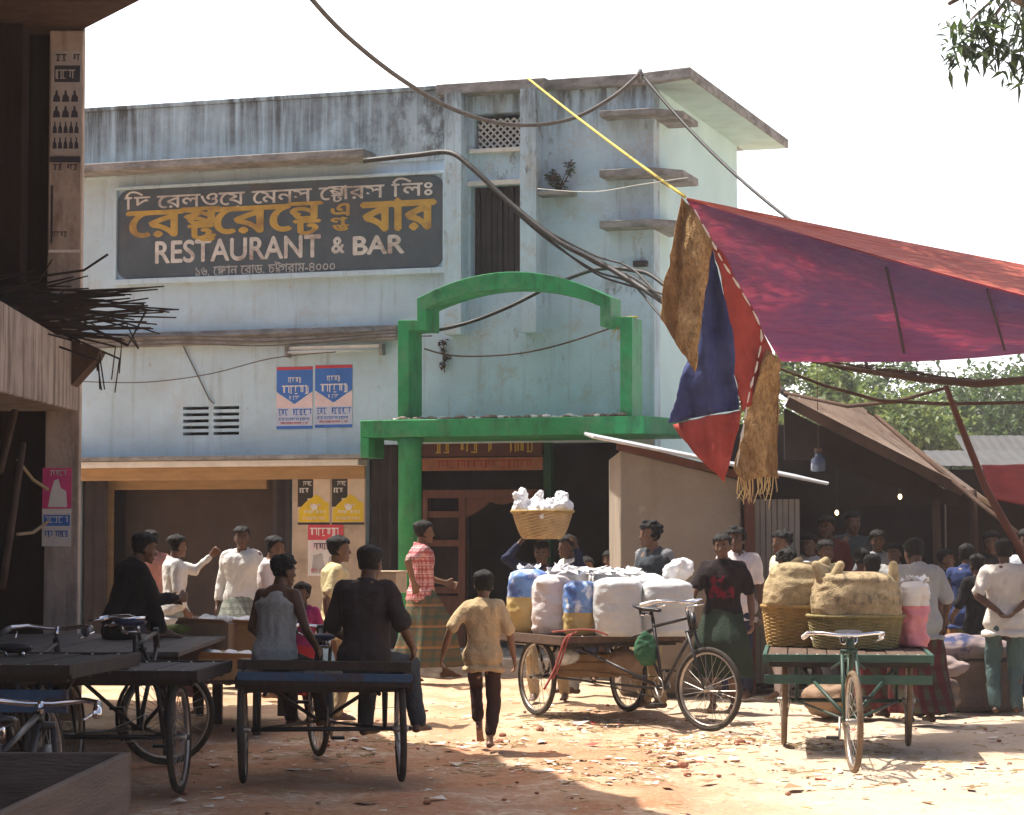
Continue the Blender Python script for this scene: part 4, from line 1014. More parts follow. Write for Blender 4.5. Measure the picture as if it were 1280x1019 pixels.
tag(MB().tube(sag(at(660, 98, 26.9), at(856, 246, 18.3), .02), [.013]*17, 6).build('rope', ROPE_Y, smooth=True), 'taut yellow rope from the roof edge to the tip of the tarpaulin', 'rope')
m = MB(); m.tube([at(800, 104, 26.85), at(800, 92, 26.8), at(800, 86, 26.8)], [.03, .04, .02], 8); tag(m.build('insulator', M_conc, smooth=True), 'small insulator at the roof edge where the cables meet', 'insulator')
m = MB(); p = at(785, 400, 26.0)
for i in range(14): m.tube([p + V((random.uniform(-.14, .12), random.uniform(-.05, .05), random.uniform(-.03, .03))), p + V((random.uniform(-.12, .12), 0, .04)), p + V((random.uniform(-.2, .0), 0, random.uniform(-.25, 0)))], [.008, .008, .004], 4)
tag(m.build('rope', ROPE_Y), 'yellow rope end knotted on the corner of the green arch', 'rope')
# wall tube lights
TLG = 'tube lamps under the concrete band'
def tube_lamp(label, xa, xb, y_):
    t = thing('tube_lamp', label, 'lamp', (A0.x, A0.y, 0), FROT); z = fz((xa+xb)/2, y_, .1); a, b = fu(xa, .1), fu(xb, .1)
    m = MB(); m.box((a, -.09, z+.01), (b, -.04, z+.05)); m.build('housing', M_paintwhite, t)
    m = MB(); m.tube([(a+.02, -.10, z-.02), (b-.02, -.10, z-.02)], .018, 8); m.build('glass_tube', pm('unlit_tube_glass', (.55, .6, .62), .3, .05), t, smooth=True)
    for u in (a, b): m = MB(); m.box((u-.02, -.12, z-.08), (u+.02, -.002, z+.06)); m.build('end_bracket', M_conc, t)
tube_lamp('unlit tube lamp bracketed under the concrete band above the blue posters', 358, 476, 437)
m = MB(); m.tube([(fu(228, .02), -.02, fz(228, 432)), (fu(262, .02), -.02, fz(262, 500)), (fu(268, .02), -.02, fz(268, 505))], .008, 5)
w = m.build('cable', M_greycable); w.location = (A0.x, A0.y, 0); w.rotation_euler = (0, 0, FROT); tag(w, 'slanting wire from the concrete band down to the vent slots', 'cable')
# lit bulbs and hanging lantern in the dark shed
for x_, y_, d, lab in ((1125, 621, 25.2, 'lit bare bulb hanging alone in the middle of the dark shed'), (1046, 641, 25.6, 'lit bare bulb hanging over the two men inside the dark shed')):
    t = thing('light_bulb', lab, 'bulb', tuple(at(x_, y_, d))); m = MB(); m.ell((0, 0, 0), .022, .022, .03, 12, 8); m.build('glass', emis('bulb_glow', (1, .66, .34), 3.0), t, smooth=True)
    m = MB(); m.tube([(0, 0, .04), (0, 0, .09)], .016, 8); m.tube([(0, 0, .09), (.0, 0, .75)], .005, 5); m.build('holder', M_black, t)
t = thing('hanging_jar', 'bluish glass jar lantern hanging in the shed doorway', 'lantern', tuple(at(1023, 577, 23.2)))
m = MB(); m.tube([(0, 0, -.10), (0, 0, -.09), (0, 0, .02), (0, 0, .05), (0, 0, .09)], [.05, .075, .075, .04, .035], 14); m.build('jar', pm('bluish_glass', (.045, .055, .085), .2, .1), t, smooth=True)
m = MB(); m.tube([(0, 0, .09), (0, 0, .13)], .04, 10); m.tube([(0, 0, .13), (0, .05, .9)], .005, 5); m.build('cap', M_oldwood, t)

# ================================================================== HAZE
hm = bpy.data.materials.new('haze'); hm.use_nodes = True; hn = hm.node_tree; hn.nodes.remove(hn.nodes['Principled BSDF'])
pv = hn.nodes.new('ShaderNodeVolumePrincipled'); pv.inputs['Color'].default_value = (.92, .94, 1, 1); pv.inputs['Density'].default_value = 0.0007; pv.inputs['Anisotropy'].default_value = .3
hn.links.new(pv.outputs[0], hn.nodes['Material Output'].inputs['Volume'])
tag(MB().box((-115, -34, -1.0), (115, 175, 13.5)).build('haze', hm), kind='stuff')
# ================================================================== CARGO TRICYCLES
M_tyre = pm('dusty_tyre', (0.045, 0.038, 0.032), .9, .35, 8, .3)
M_tyre2 = pm('muddy_tyre', (0.17, 0.115, 0.075), .95, .35, 6, .4)
M_rim = pm('worn_rim_steel', (0.42, 0.38, 0.34), .4, .3, 12, .1, metal=.8)
M_spoke = pm('spoke_steel', (0.30, 0.27, 0.25), .4, .2, 8, 0, metal=.7)
M_chrome = pm('chrome', (0.72, 0.73, 0.78), .16, .05, 8, 0, metal=1.0)
M_frameblack = pm('black_frame_paint', (0.022, 0.020, 0.022), .4, .3, 8, .1)
M_framegreen = pm('dull_green_frame', (0.022, 0.052, 0.038), .5, .25, 5, .15)
M_saddle = pm('saddle_leather', (0.025, 0.024, 0.03), .38, .2, 8, .2)
M_saddleblue = pm('blue_black_saddle', (0.025, 0.03, 0.075), .3, .2, 8, .2)
def plank_extra(nt, tc, o): return mixc(nt, noise_mask(nt, tc, 2.5, .5, .7), o, (0.05, 0.035, 0.028), .6)
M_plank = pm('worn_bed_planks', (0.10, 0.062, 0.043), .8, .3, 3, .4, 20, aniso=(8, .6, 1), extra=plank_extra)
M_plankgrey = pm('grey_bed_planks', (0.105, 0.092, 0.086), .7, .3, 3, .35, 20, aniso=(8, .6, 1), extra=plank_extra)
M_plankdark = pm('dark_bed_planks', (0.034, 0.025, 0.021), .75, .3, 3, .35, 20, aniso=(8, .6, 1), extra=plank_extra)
M_bluepaint = pm('chipped_blue_paint', (0.035, 0.085, 0.17), .7, .3, 5, .2, extra=lambda nt, tc, o: mixc(nt, noise_mask(nt, tc, 5, .5, .6), o, (0.06, .035, .025), .8))
M_greenpaint = pm('chipped_green_paint', (0.036, 0.082, 0.062), .7, .3, 5, .2, extra=lambda nt, tc, o: mixc(nt, noise_mask(nt, tc, 5, .58, .68), o, (0.10, .07, .05), .8))
M_grip = pm('grip_rubber', (0.035, 0.035, 0.045), .5, .2, 10, .1); M_gripw = pm('pale_grip', (0.68, 0.66, 0.66), .5, .1, 10, .1)

def wheel(parent, c, ax, R=.335, mats=None, fat=.021, spokes=30):
    """a spoked wheel at c (parent's frame), axle along ax"""
    c = V(c); ax = V(ax).normalized(); mats = mats or (M_tyre, M_rim)
    w = bpy.data.objects.new('wheel', None); COL.objects.link(w); w.parent = parent; w.location = c; w.empty_display_size = .1
    m = MB(); m.torus((0, 0, 0), ax, R - fat, fat, 44, 8); m.build('tyre', mats[0], w, smooth=True)
    m = MB(); m.torus((0, 0, 0), ax, R - fat*2 - .006, (.010, .015), 44, 6); m.build('rim', mats[1], w, smooth=True)
    m = MB(); m.tube([ax*-.055, ax*-.045, ax*.045, ax*.055], [.012, .022, .022, .012], 10); m.build('hub', M_rim, w, smooth=True)
    a = ax.cross(V((0, 0, 1))); a = a if a.length > .1 else ax.cross(V((1, 0, 0))); a.normalize(); b = ax.cross(a); m = MB()
    for i in range(spokes):
        t = 2*pi*i/spokes; t2 = t + (.55 if i % 4 < 2 else -.55); s = .04 if i % 2 else -.04
        m.tube([(a*cos(t2) + b*sin(t2))*.022 + ax*s, (a*cos(t) + b*sin(t))*(R - fat*2 - .004)], .0022, 4, cap=False)
    m.build('spokes', M_spoke, w)
    return w

def cargo_trike(label, loc, fwd, wb=2.0, tw=.9, R=.335, bed=(.55, -.72, .78, .70), steer=0.0, bedmat=None, frame=None, rails=None, plank_n=8,
                tyres=None, hb_z=.93, saddle_z=.90, group=None, grip=None, saddle_mat=None, roll=0.0, edge=None, mud=True, wrear=None, sides=0.0, name='cargo_tricycle'):
    fx, fy = V(fwd).normalized(); rz = atan2(-fx, fy)
    T = thing(name, label, 'tricycle', (loc[0], loc[1], 0), rz, group)
    frame = frame or M_frameblack; bedmat = bedmat or M_plank; tyres = tyres or (M_tyre, M_rim); st = radians(steer)
    hw, y0, y1, zb = bed
    # bed of planks, with under-bearers and an edge board all round
    m = MB(); rs = random.Random(int(loc[0]*100)); n = plank_n; w_ = 2*hw/n
    for i in range(n):
        dz = rs.uniform(-.004, .004); m.box((-hw + i*w_ + .004, y0 + rs.uniform(-.02, .02), zb-.028+dz), (-hw + (i+1)*w_ - .004, y1 + rs.uniform(-.02, .02), zb+dz))
    for i in range(n):
        for y in (y0+.05, y1-.05): m.ell((-hw + (i+.5)*w_, y, zb+.004), .011, .011, .006, 7, 4, 1)
    b = m.build('bed', [bedmat, M_rim], T, bevel=.004); b.rotation_euler = (0, roll, 0)
    m = MB()
    for y in np.linspace(y0+.06, y1-.06, 4): m.box((-hw+.01, y-.03, zb-.085), (hw-.01, y+.03, zb-.033))
    m.build('bearer', M_plankdark, T, bevel=.004)
    em = edge or bedmat
    for s in (-1, 1):
        m = MB(); m.box((s*(hw+.002), y0-.02, zb-.065), (s*(hw+.032), y1+.02, zb+.012+sides)); o = m.build('side_rail', em, T, bevel=.005); o.rotation_euler = (0, roll, 0)
    for y, s in ((y0-.022, -1), (y1+.022, 1)):
        m = MB(); m.box((-hw-.032, y, zb-.045), (hw+.032, y+s*.03, zb+.010+sides)); o = m.build('end_rail', em, T, bevel=.005); o.rotation_euler = (0, roll, 0)
    if rails:
        for (a, c_, d_, mt) in rails:   # extra cross slats: y, z0, z1
            m = MB(); m.box((-hw-.02, a-.014, c_), (hw+.02, a+.014, d_)); o = m.build('cross_slat', mt, T, bevel=.004); o.rotation_euler = (0, roll, 0)
    # chassis
    m = MB(); r = .014
    for s in (-1, 1):
        m.tube([(s*tw*.36, y0+.1, zb-.10), (s*tw*.36, y1-.1, zb-.10)], r, 8)
        m.tube([(s*tw*.40, 0, R), (s*tw*.40, -.18, zb-.09)], r, 8); m.tube([(s*tw*.40, 0, R), (s*tw*.40, .18, zb-.09)], r, 8)
        m.tube([(s*tw*.36, y1-.15, zb-.10), (s*.03, wb-.72, .32)], r, 8)
        m.tube([(s*tw*.42, 0, R), (s*.05, wb-.72, .30)], .010, 8)
    m.tube([(-tw/2-.07, 0, R), (tw/2+.07, 0, R)], .015, 8)
    m.build('chassis', frame, T, smooth=True)
    for s in (-1, 1): wheel(T, (s*tw/2, 0, R), (1, 0.02*s, 0.02), R, wrear or tyres)
    # bicycle half: frame, fork, front wheel
    hx = V((0, wb-.18, .80)); ht = V((0, wb-.22, .93 if hb_z > .9 else hb_z-.05)); bb = V((0, wb-.70, .31)); sp = V((0, wb-.86, saddle_z-.08))
    m = MB(); m.tube([hx, ht], .022, 10); m.tube([ht + (hx-ht)*.2, sp + (bb-sp)*.12], .014, 8); m.tube([hx + (ht-hx)*.1, bb], .016, 8); m.tube([bb, sp], .015, 8)
    m.tube([bb + V((-.05, 0, 0)), bb + V((.05, 0, 0))], .022, 10)
    for s in (-1, 1): m.tube([sp + (bb-sp)*.15, (s*.12, y1, zb-.09)], .010, 6)
    m.tube([sp, sp + V((0, -.02, .06))], .012, 8)
    m.build('front_frame', frame, T, smooth=True)
    F = bpy.data.objects.new('fork', None); COL.objects.link(F); F.parent = T; F.location = (0, wb-.05, 0); F.rotation_euler = (0, 0, st); F.empty_display_size = .1
    fo = V((0, wb-.05, 0)); loc_ = lambda p: V(p) - fo
    m = MB()
    for s in (-1, 1): m.tube([loc_(hx) + V((s*.045, 0, -.02)), loc_((s*.055, wb-.07, .52)), loc_((s*.058, wb, R))], [.013, .012, .008], 8)
    m.tube([loc_(hx) + V((-.055, 0, -.015)), loc_(hx) + V((.055, 0, -.015))], .017, 8); m.tube([loc_(hx), loc_(ht) + V((0, 0, .03))], .014, 8)
    m.build('fork_blades', frame, F, smooth=True)
    if mud:
        m = MB(); rg = []
        for i in range(14):
            a = radians(70 + i*10.5); c_ = loc_((0, wb, R)); rr = R + .022
            ctr = c_ + V((0, cos(a)*rr, sin(a)*rr)); rg.append([ctr + V((x, 0, 0)) + (V((0, cos(a), sin(a)))*(-.012 if abs(x) > .02 else 0)) for x in (-.033, -.016, 0, .016, .033)])
        m.loft(rg, False, False, False); mg = m.build('mudguard', frame, F, smooth=True, fix=False); sm = mg.modifiers.new('t', 'SOLIDIFY'); sm.thickness = .002
    wf = wheel(F, loc_((0, wb, R)), (1, 0, 0), R, tyres)
    # handlebar on the fork so it turns with it
    top = loc_(ht); zt = hb_z
    m = MB(); bar = [(-.26, -.24, zt-.03), (-.25, -.10, zt), (-.18, .0, zt+.005), (-.05, .02, zt-.01), (.05, .02, zt-.01), (.18, .0, zt+.005), (.25, -.10, zt), (.26, -.24, zt-.03)]
    m.tube([V((x, top.y + y, z)) for x, y, z in bar], .012, 8); m.tube([top, (0, top.y+.01, zt)], .013, 8); 
    for s in (-1, 1): m.tube([V((s*.24, top.y-.02, zt-.03)), V((s*.20, top.y-.17, zt-.06))], .006, 6)
    m.build('handlebar', M_chrome, F, smooth=True)
    for s in (-1, 1):
        m = MB(); m.tube([V((s*.25, top.y-.13, zt-.006)), V((s*.262, top.y-.26, zt-.034))], .018, 10); m.build('grip', grip or M_grip, F, smooth=True)
    # saddle: broad at the back, narrow nose
    S2 = sp + V((0, -.03, .08)); rg = []
    for y, w2, z_, h_ in ((-.15, .03, .012, .02), (-.135, .10, .02, .045), (-.07, .105, .012, .05), (0, .065, .0, .04), (.08, .032, -.004, .032), (.14, .024, -.008, .028), (.155, .008, -.01, .01)):
        rg.append([S2 + V((w2*cos(t), y, z_ + (h_*.5 if sin(t) > 0 else h_)*sin(t)*.7)) for t in [2*pi*k/14 for k in range(14)]])
    MB().loft(rg).build('saddle', saddle_mat or M_saddle, T, smooth=True)
    m = MB()
    for s in (-1, 1):
        for k in range(1): m.tube([S2 + V((s*.05, -.10, .0)), S2 + V((s*.05, -.09, -.05)), S2 + V((s*.03, -.05, -.06))], .012, 6)
    m.tube([S2 + V((-.05, -.09, -.05)), S2 + V((.05, -.09, -.05))], .01, 6)
    m.build('saddle_spring', M_chrome, T, smooth=True)
    # cranks, pedals, chainring
    m = MB(); m.torus(bb + V((.045, 0, 0)), (1, 0, 0), .085, .006, 28, 6)
    for k in range(5): m.tube([bb + V((.045, 0, 0)), bb + V((.045, .085*cos(k*1.2566), .085*sin(k*1.2566)))], .005, 4)
    for s, a in ((1, -.9), (-1, pi-.9)): m.tube([bb + V((s*.07, 0, 0)), bb + V((s*.075, .165*cos(a), .165*sin(a)))], .009, 6)
    m.build('crank', M_rim, T, smooth=True)
    for s, a in ((1, -.9), (-1, pi-.9)):
        m = MB(); p = bb + V((s*.12, .165*cos(a), .165*sin(a))); m.box(p - V((.045, .04, .010)), p + V((.045, .04, .010))); m.build('pedal', M_black, T, bevel=.004)
    m = MB(); m.tube([bb + V((.045, .01, .085)), (.045, 0.0, R+.04)], .004, 4); m.tube([bb + V((.045, .01, -.085)), (.045, 0.0, R-.04)], .004, 4); m.build('chain', M_frameblack, T)
    return T

TRG = 'cargo tricycles in the square'
# centre: loaded with white sacks
ax0, ax1 = gnd(670, 896), gnd(786, 889); fw = gnd(884, 915)
mid = (ax0 + ax1)/2; f_ = V((fw.x - mid.x, fw.y - mid.y)); 
CT = cargo_trike('dark cargo tricycle in the centre loaded with white and blue sacks', (mid.x, mid.y), f_, wb=f_.length, tw=.90, bed=(.56, -.78, .70, .70), steer=20, bedmat=M_plank, group=TRG, hb_z=1.03, saddle_z=.95, mud=False, grip=M_gripw)
# right: baskets and burlap sacks, seen from the front
a0, a1, fw = gnd(981, 932), gnd(1136, 933), gnd(1066, 967)
mid = (a0 + a1)/2; f_ = V((fw.x - mid.x, fw.y - mid.y))
RT = cargo_trike('green edged cargo tricycle facing the street with burlap covered baskets on it', (mid.x, mid.y), f_, wb=f_.length, tw=(a1-a0).length, bed=(.57, -.62, .70, .70), steer=7, bedmat=M_plank, edge=M_greenpaint,
                 rails=[(.745, .50, .565, M_greenpaint)], frame=M_framegreen, tyres=(M_tyre2, M_rim), group=TRG, hb_z=.90, saddle_z=.86, mud=False, grip=M_gripw)
# left of centre: the one with two men sitting on it, seen from behind in the shade
a0, a1 = gnd(313, 975), gnd(493, 982); mid = (a0+a1)/2
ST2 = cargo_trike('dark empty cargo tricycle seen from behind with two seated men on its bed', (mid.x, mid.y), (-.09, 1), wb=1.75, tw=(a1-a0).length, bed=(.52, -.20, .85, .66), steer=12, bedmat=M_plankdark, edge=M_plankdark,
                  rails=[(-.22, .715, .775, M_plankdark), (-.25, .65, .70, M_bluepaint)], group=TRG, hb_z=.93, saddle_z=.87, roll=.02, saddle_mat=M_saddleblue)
# left: grey planked one with chromed saddle, front wheel turned
a1 = gnd(224, 991)
BT = cargo_trike('shaded cargo tricycle with bare grey planks and a sharply turned front wheel', (a1.x-.47, a1.y), (.06, 1), wb=1.72, tw=.94, bed=(.58, -.12, .95, .735), steer=-62, bedmat=M_plankgrey, edge=M_plankdark, group=TRG, hb_z=1.0, saddle_z=.99, saddle_mat=M_saddleblue, grip=M_chrome)
# far left: dark one with a chipped blue board
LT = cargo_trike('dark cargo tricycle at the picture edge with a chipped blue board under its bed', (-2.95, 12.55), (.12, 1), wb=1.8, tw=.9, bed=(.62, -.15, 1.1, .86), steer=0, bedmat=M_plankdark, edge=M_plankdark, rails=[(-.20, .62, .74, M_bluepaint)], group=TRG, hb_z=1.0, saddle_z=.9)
# nearest: box bodied one cut by the frame
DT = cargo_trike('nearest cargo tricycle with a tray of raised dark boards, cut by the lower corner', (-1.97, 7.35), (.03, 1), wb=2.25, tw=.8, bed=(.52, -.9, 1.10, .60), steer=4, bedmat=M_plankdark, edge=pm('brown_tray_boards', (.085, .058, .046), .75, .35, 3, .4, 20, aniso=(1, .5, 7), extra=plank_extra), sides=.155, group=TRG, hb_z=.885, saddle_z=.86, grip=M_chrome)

# plank platform beside the pillar
PF = thing('plank_platform', 'low platform of grey planks beside the poster covered pillar', 'platform', (-3.05, 17.9, 0))
m = MB()
for i in range(9): m.box((-1.4 + i*.235, -1.5, .70), (-1.4 + (i+1)*.235 - .012, 1.5, .735))
m.build('deck', M_plankgrey, PF, bevel=.004)
for x in (-1.3, .58):
    for y in (-1.35, 1.35): m = MB(); m.box((x, y-.04, 0), (x+.08, y+.04, .70)); m.build('leg', M_plankdark, PF, bevel=.005)
m = MB(); m.box((-1.4, -1.48, .62), (.7, -1.44, .70)); m.box((-1.4, 1.44, .62), (.7, 1.48, .70)); m.build('apron', M_plankdark, PF)

# ================================================================== LOADS
M_card = pm('brown_cardboard', (0.40, 0.23, 0.11), .85, .2, 4, .25); M_card2 = pm('dull_cardboard', (0.26, 0.17, 0.11), .85, .25, 4, .25); M_veg = pm('green_leaves_goods', (.18, .22, .06), .8, .4, 14, .7)
def wovenmat(name, c1, c2): return pm(name, c1, .85, .2, 9, .5, 60, col2=c2)
def plastic(name, col, extra=None, tr=.25):
    m = pm(name, col, .38, .10, 5, .5, 16, spec=.45, extra=extra)
    return m
M_plw = plastic('white_plastic_sack', (0.72, 0.71, 0.71))
M_plp = plastic('pinkish_white_sack', (0.68, 0.61, 0.60))
M_plg = plastic('grey_white_sack', (0.56, 0.57, 0.58))
M_film = plastic('clear_white_film', (0.80, 0.80, 0.82))
def blue_sack_extra(z1, z2):
    def f(nt, tc, o):
        b1 = mathn(nt, 'GREATER_THAN', axis_band(nt, tc, 2, z2, z1), .5)
        o = mixc(nt, b1, o, (0.70, 0.71, 0.74), 1.0)
        pr = noise_mask(nt, tc, 7, .40, .50, (1, 1, .7)); o = mixc(nt, mathn(nt, 'MULTIPLY', pr, b1), o, (0.07, 0.22, 0.55), .9); p2 = noise_mask(nt, tc, 10, .5, .56, off=(3, 1, 2)); o = mixc(nt, mathn(nt, 'MULTIPLY', p2, b1), o, (0.05, 0.10, 0.36), .7); o = mixc(nt, noise_mask(nt, tc, 8, .58, .64, (1, 1, .35), off=(6, 2, 1)), o, (.30, .22, .12), .6)
        return o
    return f
def sack(label, base, w, d, h, mat, mats2=None, n=56, bulge=.06, lumps=.02, seed=1, rz=0, tie=True, name='sack', group=None, taper=.9, lean=(0, 0), cat='sack'):
    t = thing(name, label, cat, base, rz, group); rs = random.Random(seed); rg = []; K = 30
    for j in range(K+1):
        v = j/K; s = (.90 + bulge*4*v*(1-v)) * (1 + (taper-1)*v)
        if v > .86: s *= sqrt(max(0.02, 1 - ((v-.86)/.155)**2))
        if v < .08: s *= .88 + 1.5*v
        ring = []
        for k in range(n):
            a = 2*pi*k/n; c_, s_ = cos(a), sin(a); e = .65
            x = math.copysign(abs(c_)**e, c_)*w/2*s; y = math.copysign(abs(s_)**e, s_)*d/2*s; p = V((x + lean[0]*v, y + lean[1]*v, h*v))
            f = lumps*(nz(p, 7, seed) + .5*nz((p.x, p.y, p.z*2.5), 15, seed) + .55*(1-2*abs(nz((p.x, p.y, p.z*.35), 13, seed+6))) + .45*(1-2*abs(nz((p.x*.6, p.y*.6, p.z + .3*p.x), 12, seed+2))))
            ring.append(p + V((c_, s_, 0))*f)
        rg.append(ring)
    MB().loft(rg).build('body', mat, t, smooth=True)
    if tie:
        m = MB(); c_ = V((lean[0], lean[1], h - .03))
        for k in range(16):
            a = 2*pi*k/16; L_ = rs.uniform(.05, .12); q = c_ + V((cos(a)*L_*.9, sin(a)*L_*.9, .01 + rs.uniform(.0, .045)))
            sd = V((-sin(a), cos(a), 0))*.04
            m.add([c_ - V((0, 0, .01)), q + sd, q + V((0, 0, .03)), q - sd], [(0, 1, 2), (0, 2, 3)])
        m.build('gathered_top', mats2 or mat, t)
    return t
def basket(label, base, r0, r1, h, mats, parent_cat='basket', name='basket', squash=1.0, group=None, seed=0):
    t = thing(name, label, parent_cat, base, 0, group); n, K = 72, 22; rg = []
    for j in range(K+1):
        v = j/K; r = r0 + (r1-r0)*v**.8
        rg.append([V((cos(a)*(r + .006*(1 if (j + k//3) % 2 else -1)), sin(a)*squash*(r + .006*(1 if (j + k//3) % 2 else -1)), h*v)) for k, a in enumerate([2*pi*k/n for k in range(n)])])
    inner = [[p*1 - V((cos(2*pi*k/n)*.02, sin(2*pi*k/n)*.02*squash, -.004)) for k, p in enumerate(r)] for r in rg[::-1]]
    MB().loft(rg + inner).build('weave', mats[0], t)
    m = MB(); pts = [(cos(a)*r1*1.01, sin(a)*r1*squash*1.01, h) for a in [2*pi*k/48 for k in range(49)]]; m.tube(pts, .014, 6, cap=False); m.build('rim', mats[-1], t, smooth=True)
    return t
def bundle(label, base, rx, ry, rz_, mat, seed, name='plastic_bundle', peaks=(), cat='bundle', lump=.05, sc=5):
    m = MB(); m.ell((0, 0, rz_), rx, ry, rz_, 48, 32)
    vs = []
    for p in m.v:
        p = V(p); c_ = V((0, 0, rz_)); d = (p-c_); f = 1 + lump/max(rx, .01)*(nz(p, sc, seed) + .5*nz(p, sc*2.3, seed+3) + .3*abs(nz(p, sc*5, seed+7)))
        q = c_ + d*f
        for (px_, py_, ph, pw) in peaks: q.z += ph*math.exp(-((q.x-px_)**2 + (q.y-py_)**2)/pw**2)*(1 if d.z > 0 else 0)
        vs.append(tuple(q))
    m.v = vs; o = m.build(name, mat, smooth=True); o.location = base
    return tag(o, label, cat)

ZB = .705
def on(px, d, z=ZB): return (wx(px, d), d, z)
YEL = (0.50, 0.36, 0.14)
m_s1 = plastic('blue_topped_straw_sack', YEL, blue_sack_extra(.28, .34)); m_s3 = plastic('blue_printed_sack', YEL, blue_sack_extra(.17, .22))
sack('tall straw sack with a blue printed top at the rear end of the centre tricycle', on(661, 20.45), .39, .37, .555, m_s1, M_film, seed=2, lumps=.018, bulge=.02, taper=.97)
sack('narrow pinkish white sack between the two blue printed sacks', on(691, 20.1), .37, .34, .51, M_plp, M_film, seed=3, lumps=.022, bulge=.03, tie=False)
sack('short sack with blue print above a yellow base at the near edge of the load', on(727, 19.85), .33, .32, .46, m_s3, M_film, seed=4, lumps=.016, bulge=.02, taper=.98, tie=False)
sack('broad grey white sack in the middle of the load, right of the blue printed one', on(772, 19.72), .44, .42, .495, M_plg, M_film, seed=5, lumps=.016, taper=1.0, bulge=.02, tie=False)
sack('broad grey white sack at the front end of the load, next to the tricycle saddle', on(832, 19.75), .47, .42, .48, M_plg, M_film, seed=6, lumps=.016, taper=1.0, bulge=.02, tie=False)
sack('white film topped sack at the back of the load behind the blue topped one', on(705, 20.75), .42, .38, .56, M_plw, M_film, seed=7, lumps=.02)
sack('white film topped sack in the back row, in front of the grey sleeved youth', on(765, 20.45), .44, .38, .55, M_plw, M_film, seed=8, tie=False, lumps=.03)
sack('white film topped sack at the back of the load behind the front broad sack', on(806, 20.2), .36, .34, .52, M_plw, M_film, seed=9, lumps=.03, tie=False)
bundle('crumpled white plastic bag on top of the load beside the grey shirted youth', (wx(844, 20.1), 20.1, ZB+.455), .10, .08, .085, M_film, 4, lump=.09, sc=9)
# thin plastic sheet over the tops
m = MB(); rs = random.Random(2)
for i in range(90):
    x = rs.uniform(690, 800); d = rs.uniform(19.75, 20.7); z = 1.235 + rs.uniform(-.02, .03); p = V((wx(x, d), d, z)); a = rs.uniform(0, 2*pi); s = rs.uniform(.03, .09)
    m.add([p + V((cos(a)*s, sin(a)*s, rs.uniform(-.02, .03))), p + V((-sin(a)*s, cos(a)*s, .01)), p + V((-cos(a)*s, -sin(a)*s, rs.uniform(-.01, .04))), p + V((sin(a)*s, -cos(a)*s, -.01))], [(0, 1, 2), (0, 2, 3)])
tag(m.build('plastic_scraps', M_film, fix=False), 'loose scraps of clear plastic lying over the sack tops', 'plastic', kind='stuff')
# red rope hanging from the bed
m = MB(); pts = smoothpts([(716, 742+50, 19.3), (706, 800, 19.25), (694, 835, 19.25), (680, 862, 19.2)]) ; m.tube(pts, .010, 6); m.tube([p + V((.03, 0, .01)) for p in pts[:-3]], .008, 6)
m.tube(smoothpts([(690, 790, 19.4), (735, 787, 19.2), (760, 794, 19.2)]), .008, 6)
tag(m.build('rope', pm('pink_red_rope', (.30, .07, .06), .8, .2), smooth=True), 'pinkish red rope dangling from the bed of the centre tricycle', 'rope')
# carton slung under the bed
t = thing('slung_crate', 'pale wooden crate slung beneath the bed of the centre tricycle', 'crate', (wx(735, 20.3), 20.3, .33)); m = MB(); m.box((-.26, -.16, 0), (.26, .16, .2))
for k in range(3): m.box((-.275, -.175, .01+.07*k), (.275, -.161, .06+.07*k))
m.build('boards', pm('pale_crate_wood', (.30, .19, .10), .85, .3, 4, .3), t, bevel=.004); m = MB()
for x_ in (-.2, .2): m.tube([(x_, -.168, .18), (x_, -.168, .34)], .006, 5)
m.build('sling', M_cable, t)

bundle('green cloth bag hanging below the saddle of the centre tricycle', (wx(806, 19.2), 19.2, .50), .09, .07, .13, pm('green_bag_cloth', (.03, .10, .05), .9, .2, 6, .4, 30), 9, name='cloth_bag', cat='bag', lump=.05)
bundle('white plastic bag stuffed between the wheel and the slung crate', (wx(705, 20.0), 20.0, .44), .11, .10, .07, M_plg, 12, cat='bag', lump=.05)
bundle('dun bundle tied under the front end of the centre bed', (wx(782, 19.9), 19.9, .36), .15, .12, .12, M_card2, 14, name='cloth_bundle', cat='bundle', lump=.06)
# right tricycle: two covered baskets and a pink bag
M_wv = pm('green_yellow_weave', (0.33, 0.26, 0.11), .85, .3, 12, .5, 60, col2=(0.17, 0.15, 0.06)); M_wv2 = pm('straw_weave', (0.45, 0.30, 0.11), .85, .3, 12, .5, 60, col2=(0.24, 0.15, 0.05))
def burl_extra(nt, tc, o):
    rows = mathn(nt, 'GREATER_THAN', mathn(nt, 'ABSOLUTE', mathn(nt, 'SUBTRACT', axis_band(nt, tc, 2, .36, .10), .5), 0), .16)
    b = mathn(nt, 'MULTIPLY', rows, noise_mask(nt, tc, 20, .50, .58, (1.3, .3, .7)))
    b = mathn(nt, 'MULTIPLY', b, mathn(nt, 'MULTIPLY', mathn(nt, 'GREATER_THAN', axis_band(nt, tc, 2, .36, .10), .05), mathn(nt, 'LESS_THAN', axis_band(nt, tc, 2, .36, .10), .95)))
    return mixc(nt, b, o, (0.09, 0.075, 0.06), .6)
M_burl2 = pm('jute_sack', (0.43, 0.335, 0.20), .95, .35, 14, .8, 110, spec=.05)
M_burl3 = pm('stamped_jute_sack', (0.41, 0.315, 0.19), .95, .35, 14, .8, 110, spec=.05, extra=burl_extra)
basket('deep straw basket at the left of the right hand tricycle', on(1000, 18.0, .71), .26, .30, .30, [M_wv2], seed=1)
t = sack('plump jute cover tied with ears, rounded over the straw basket', (wx(1000, 18.0), 18.0, .99), .60, .60, .36, M_burl2, seed=12, bulge=.10, taper=.72, tie=False, lumps=.022, name='jute_cover', cat='sack cover')
